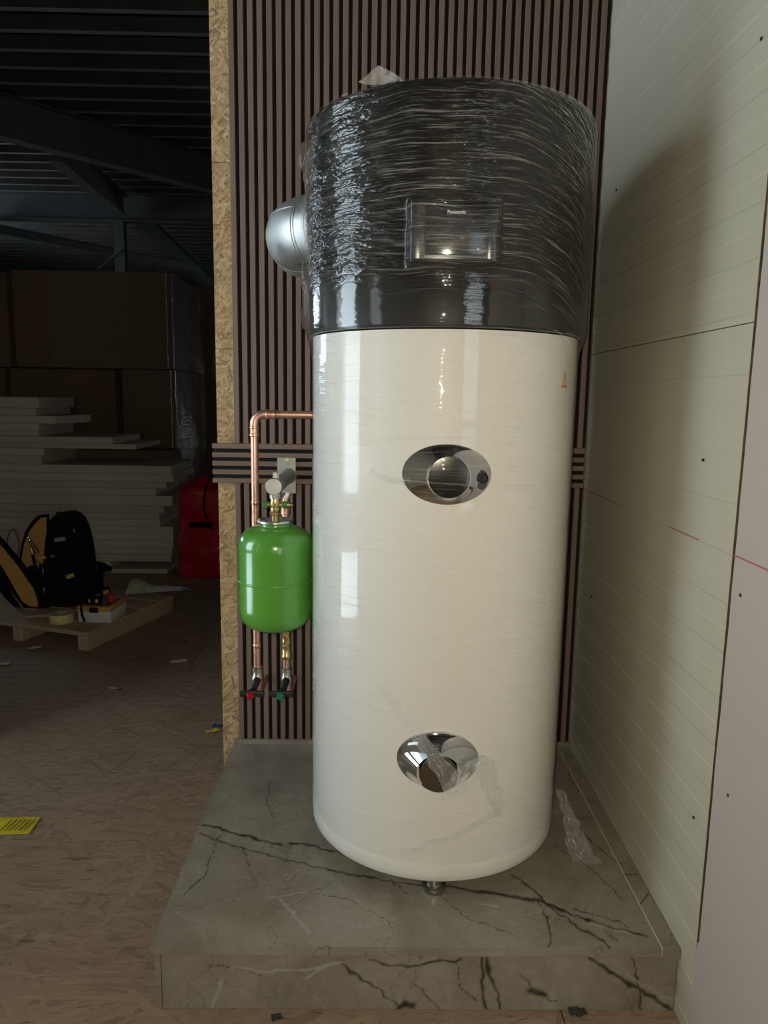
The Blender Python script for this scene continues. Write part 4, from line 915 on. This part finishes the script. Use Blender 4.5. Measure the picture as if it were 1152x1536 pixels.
# backpack
pb = onP(92, 915); YK = pb.y
bp = empty('backpack', (pb.x, YK, ZD)); tag(bp, 'black tool backpack standing open on the pallet with ochre lining', 'backpack')
def lp(x, y, dy=0.): q = onY(x, y, YK+dy); return Vector((q[0]-pb.x, dy, max(.002, q[2]-ZD)))
lv = [(918, 60, 116), (908, 57, 126), (890, 56, 130), (865, 57, 130), (840, 58, 128), (815, 60, 124), (795, 63, 119), (782, 67, 113), (775, 74, 106), (772, 84, 98)]
bm = nb(); rings = []
for k, (y, xa, xb) in enumerate(lv):
    a_, b_ = lp(xa, y), lp(xb, y); cx_ = (a_.x+b_.x)/2; hw = (b_.x-a_.x)/2; z_ = max(.016, a_.z); dd = .105*(1-.45*(k/9)**3) if k else .09
    rings.append([bm.verts.new((cx_+math.copysign(abs(math.cos(t_))**.6, math.cos(t_))*hw, .10+math.copysign(abs(math.sin(t_))**.6, math.sin(t_))*dd, z_)) for t_ in [2*math.pi*i/40 for i in range(40)]])
for A_, B_ in zip(rings, rings[1:]):
    for i in range(40): bm.faces.new([A_[i], A_[(i+1) % 40], B_[(i+1) % 40], B_[i]])
bm.faces.new(rings[0][::-1]); bm.faces.new(rings[-1]); link('pack_body', bm, 'nylon_black', bp, True, 60)
def plate(name, px, dy, th, mat, parent, bend=0.):
    P_ = [lp(x, y, dy(x, y) if callable(dy) else dy) for x, y in px]; bm = nb()
    A_ = [bm.verts.new(q) for q in P_]; B_ = [bm.verts.new(q+Vector((0, th, 0))) for q in P_]; n_ = len(P_)
    bm.faces.new(A_); bm.faces.new(B_[::-1])
    for i in range(n_): bm.faces.new([A_[i], B_[i], B_[(i+1) % n_], A_[(i+1) % n_]])
    return link(name, bm, mat, parent)
rim = [(70, 772), (58, 773), (48, 781), (38, 797), (32, 815), (28, 845), (30, 880), (45, 905), (60, 912), (72, 905)]
inner = [(69, 776), (61, 777), (52, 786), (42, 800), (36, 817), (31, 845), (34, 868), (44, 884), (58, 892), (70, 890)]
plate('pack_rim', rim, .045, .03, 'nylon_black', bp); plate('lining', inner, .036, .008, 'lining_ochre', bp)
plate('tool_pocket', [(42, 850), (58, 846), (72, 852), (72, 912), (56, 914), (44, 896)], .015, .02, 'nylon_black', bp)
fdy = lambda x, y: .02-.0016*(57-x)
fl_ = plate('pack_flap', [(-14, 792), (4, 812), (30, 842), (58, 880), (62, 905), (57, 917), (36, 912), (10, 878), (-14, 838)], fdy, .02, 'nylon_black', bp)
fdy2 = lambda x, y: .012-.0016*(57-x)
plate('flap_lining', [(-14, 806), (2, 820), (26, 849), (50, 884), (57, 903), (56, 911), (44, 909), (33, 902), (16, 872), (2, 848), (-14, 834)], fdy2, .008, 'lining_ochre', fl_)
plate('flap_mesh', [(-14, 850), (2, 868), (20, 898), (30, 912), (22, 912), (8, 898), (-14, 870)], .03, .015, 'nylon_black', bp)
pt1 = plate('badge', [(98, 863), (109.5, 860), (111.5, 865), (100.5, 868.5)], -.0085, .003, 'plastic_yellow', bp)
ce = lp(105, 864.3, -.0092); text('badge_lettering', 'DEWALT', .0095, Matrix.Translation(ce) @ Matrix.Rotation(.16, 4, 'Y') @ Matrix.Rotation(math.pi/2, 4, 'X'), 'nylon_black', pt1)
plate('buckle', [(81, 808), (88, 806.5), (97, 805.5), (98, 811), (88, 812.5), (81.5, 813)], -.0085, .006, 'steel_cap', bp)
plate('zip_pull', [(110, 793), (113, 797), (112, 799), (109, 795)], -.004, .006, 'steel_cap', bp)
plate('zip_pull', [(76, 833), (82, 834), (81, 836), (76, 836)], -.008, .005, 'steel_cap', bp)
bm = nb(); q0 = lp(92, 771, .10); tube(bm, [q0+Vector((-.03, 0, -.012)), q0+Vector((-.022, 0, .004)), q0+Vector((.0, 0, .008)), q0+Vector((.022, 0, .002)), q0+Vector((.03, 0, -.014))], .007, 8); link('grab_handle', bm, 'nylon_black', bp, True)
# hand tools standing in the open pocket
def tool(name, x0, y0, x1, y1, dy, r, mat, tipmat, label, cat):
    a_, b_ = Vector(onY(x0, y0, YK+dy)), Vector(onY(x1, y1, YK+dy)); root = empty(name, b_); tag(root, label, cat)
    m_ = a_-b_; bm = nb(); cyl(bm, (0, 0, 0), m_*.62, r, 12, r*.85, .003); link('handle', bm, mat, root, True, 40)
    bm = nb(); cyl(bm, m_*.60, m_, r*.55, 10, r*.4); link('shank', bm, tipmat, root, True, 40)
    for k in (.70, .82): 
        bm = nb(); cyl(bm, m_*k, m_*(k+.05), r*.75, 12); link('collar', bm, 'steel_bright', root, True, 40)
tool('hand_tool', 40, 802, 56, 830, .014, .013, 'tool_brown', 'rubber_black', 'brown-handled tool with bright collars leaning in the backpack lining', 'tool')
tool('pliers', 47, 822, 52, 846, .016, .009, 'nylon_black', 'steel_bright', 'dark hand tool tucked low in the open backpack pocket', 'tool')
bm = nb(); a_ = onY(62, 836, YK); box(bm, -.022, .022, -.008, .008, -.010, .008, .003, 2); o = link('orange_grip', bm, 'tool_orange'); o.location = (a_[0], YK+.004, a_[2]); tag(o, 'orange-tan tool grip in the backpack pocket', 'tool')
for k, (x, y0, y1) in enumerate(((57, 842, 857), (64, 850, 868), (66, 880, 893))):
    a_, b_ = Vector(onY(x, y0, YK+.008)), Vector(onY(x-1, y1, YK+.008)); bm = nb(); tube(bm, [a_-b_, (a_-b_)*.5+Vector((.004, 0, 0)), Vector((0, 0, 0))], .003, 8); o = link('bit_driver', bm, 'steel_bright', None, True); o.location = b_; tag(o, ('topmost', 'middle', 'lowest')[k]+' thin bright driver bit in the backpack front pocket', 'tool', 'bright bits in the backpack pocket')
# loop of cable behind the flap
pcn = Vector(onY(20, 812, YK+.05)); bm = nb(); tube(bm, [Vector((.052*math.cos(t_)*(.6+.12*math.sin(t_*.5)), .01*math.sin(t_*.7), .075*math.sin(t_)-.01)) for t_ in np.linspace(-1.2, 8.2, 60)], .0035, 8); o = link('cable_coil', bm, 'tool_brown', None, True); o.location = pcn; tag(o, 'dark loop of cable poking up behind the backpack flap', 'cable')
# drill behind the case
pd = onP(150, 892); dr = empty('cordless_drill', pd, -.5); tag(dr, 'black and yellow cordless drill lying behind the organiser case', 'drill')
bm = nb(); box(bm, -.05, .05, -.035, .035, .0, .045, .008, 2); link('battery', bm, 'nylon_black', dr, True, 40)
bm = nb(); tube(bm, [(0, 0, .03), (.004, 0, .09), (-.004, 0, .15)], [.024, .019, .022], 14); link('grip', bm, 'nylon_black', dr, True)
bm = nb(); lathe(bm, [(.010, -.075), (.026, -.07), (.030, -.03), (.030, .03), (.024, .055), (.018, .06), (.018, .085), (.010, .10)], 20, Matrix.Translation((0, 0, .165)) @ Matrix.Rotation(math.pi/2, 4, 'Y')); link('motor_housing', bm, 'nylon_black', dr, True, 40)
bm = nb(); box(bm, -.03, .02, -.032, .032, .155, .178, .004, 2); link('yellow_band', bm, 'plastic_yellow', dr, True, 40)
bm = nb(); box(bm, .048, .054, -.02, .02, .008, .036, .002, 1); link('battery_tab', bm, 'plastic_yellow', dr)
# crumpled plastic bag: green, clear and blue ends
pg = onP(196, 886); bagr = empty('plastic_bag', pg); tag(bagr, 'crumpled plastic bag with green corner and blue end lying across the pallet', 'bag')
def bagpiece(name, u0, u1, mat, seed):
    e0 = Vector((0, 0, 0)); e1 = Vector(onP(292, 885))-pg; e1.z = 0
    bm = nb()
    def fn(u, v):
        s_ = u0+(u1-u0)*u; p_ = e1*s_; w_ = .17*(1-s_)**1.2+.018; h_ = .030*math.exp(-((s_-.13)/.12)**2)+.035*(1-s_)+.010
        y_ = (v-.5)*w_; return Vector((p_.x, p_.y+y_, .003+h_*(1-abs(2*v-1)**1.5)))+mnoise.noise_vector(Vector((s_*9+3, v*3, seed)))*.012*(1-abs(2*v-1))
    grid(bm, fn, 18, 12); o = link(name, bm, mat, bagr, True); return o
bagpiece('green_corner', 0, .30, 'bag_green', 1); bagpiece('clear_middle', .28, .82, 'bag_white', 1); bagpiece('blue_end', .80, 1., 'bag_blue', 1)
# small things on the floor
def scrap(name, x, y, sx, sy, h, mat, label, cat, rot=0., z=0.0, seed=0.):
    p = onZ(x, y, z); bm = nb()
    grid(bm, lambda u, v: Vector(((u-.5)*sx, (v-.5)*sy, .0006+h*(.5+.5*mnoise.noise(Vector((u*3, v*3, seed)))))), 6, 4)
    r_ = bmesh.ops.extrude_face_region(bm, geom=bm.faces[:]); 
    for v_ in [g for g in r_['geom'] if isinstance(g, bmesh.types.BMVert)]: v_.co.z += .0008
    o = link(name, bm, mat); o.location = p; o.rotation_euler = (0, 0, rot); return tag(o, label, cat)
tg = scrap('yellow_tag', 10, 1240, .16, .085, .004, 'tag_yellow', 'bright yellow printed tag lying on the floor boards', 'tag', .05)
for k in range(6):
    bm = nb(); box(bm, -.0014, .0014, -.028+.004*(k == 5), .028, .0044, .0052, mtx=Matrix.Translation((.066-k*.0135, .0, 0)) @ Matrix.Rotation(-.18, 4, 'Z')); link('print_line', bm, 'ink_dark', tg)
scrap('paper_scrap', 268, 993, .075, .035, .010, 'scrap_pale', 'pale torn paper scrap on the dark floor in front of the sack', 'scrap', .4, seed=2)
scrap('paper_scrap', 52, 973, .06, .022, .010, 'scrap_pale', 'pale paper scrap on the floor before the pallet runner', 'scrap', .6, seed=3)
scrap('paper_scrap', 5, 997, .05, .025, .010, 'scrap_pale', 'small pale scrap on the floor by the frame edge of the pallet', 'scrap', .2, seed=4)
scrap('paper_scrap', 168, 1033, .035, .014, .006, 'scrap_pale', 'thin pale shaving on open dark floor', 'scrap', -.3, seed=5)
scrap('red_offcut', 268, 929, .03, .03, .012, 'red_wire', 'tiny red plastic offcut on the floor near the pallet end', 'scrap', .2, seed=6)
scrap('dark_chip', 277, 964, .02, .016, .008, 'scrap_dark', 'small dark chip on the floor past the pallet', 'scrap', .2, seed=7)
scrap('dark_chip', 180, 1036, .02, .012, .006, 'scrap_dark', 'small black chip beside the thin shaving', 'scrap', .9, seed=8)
scrap('blue_tape_scrap', 328, 1090, .045, .022, .008, 'tape_blue', 'scrap of dark blue tape at the foot of the stranded board', 'scrap', .1, seed=9)
scrap('yellow_fibre', 319, 1098, .05, .02, .010, 'tag_yellow', 'bit of yellow fibre beside the blue tape scrap', 'scrap', .5, seed=10)
scrap('dark_chip', 415, 1529, .022, .016, .010, 'scrap_dark', 'small black crumb on the floor before the plinth', 'scrap', .3, seed=12)
scrap('stone_chip', 866, 1522, .036, .022, .014, 'scrap_dark', 'grey stone chip on the floor before the plinth', 'chip', .1, seed=13)
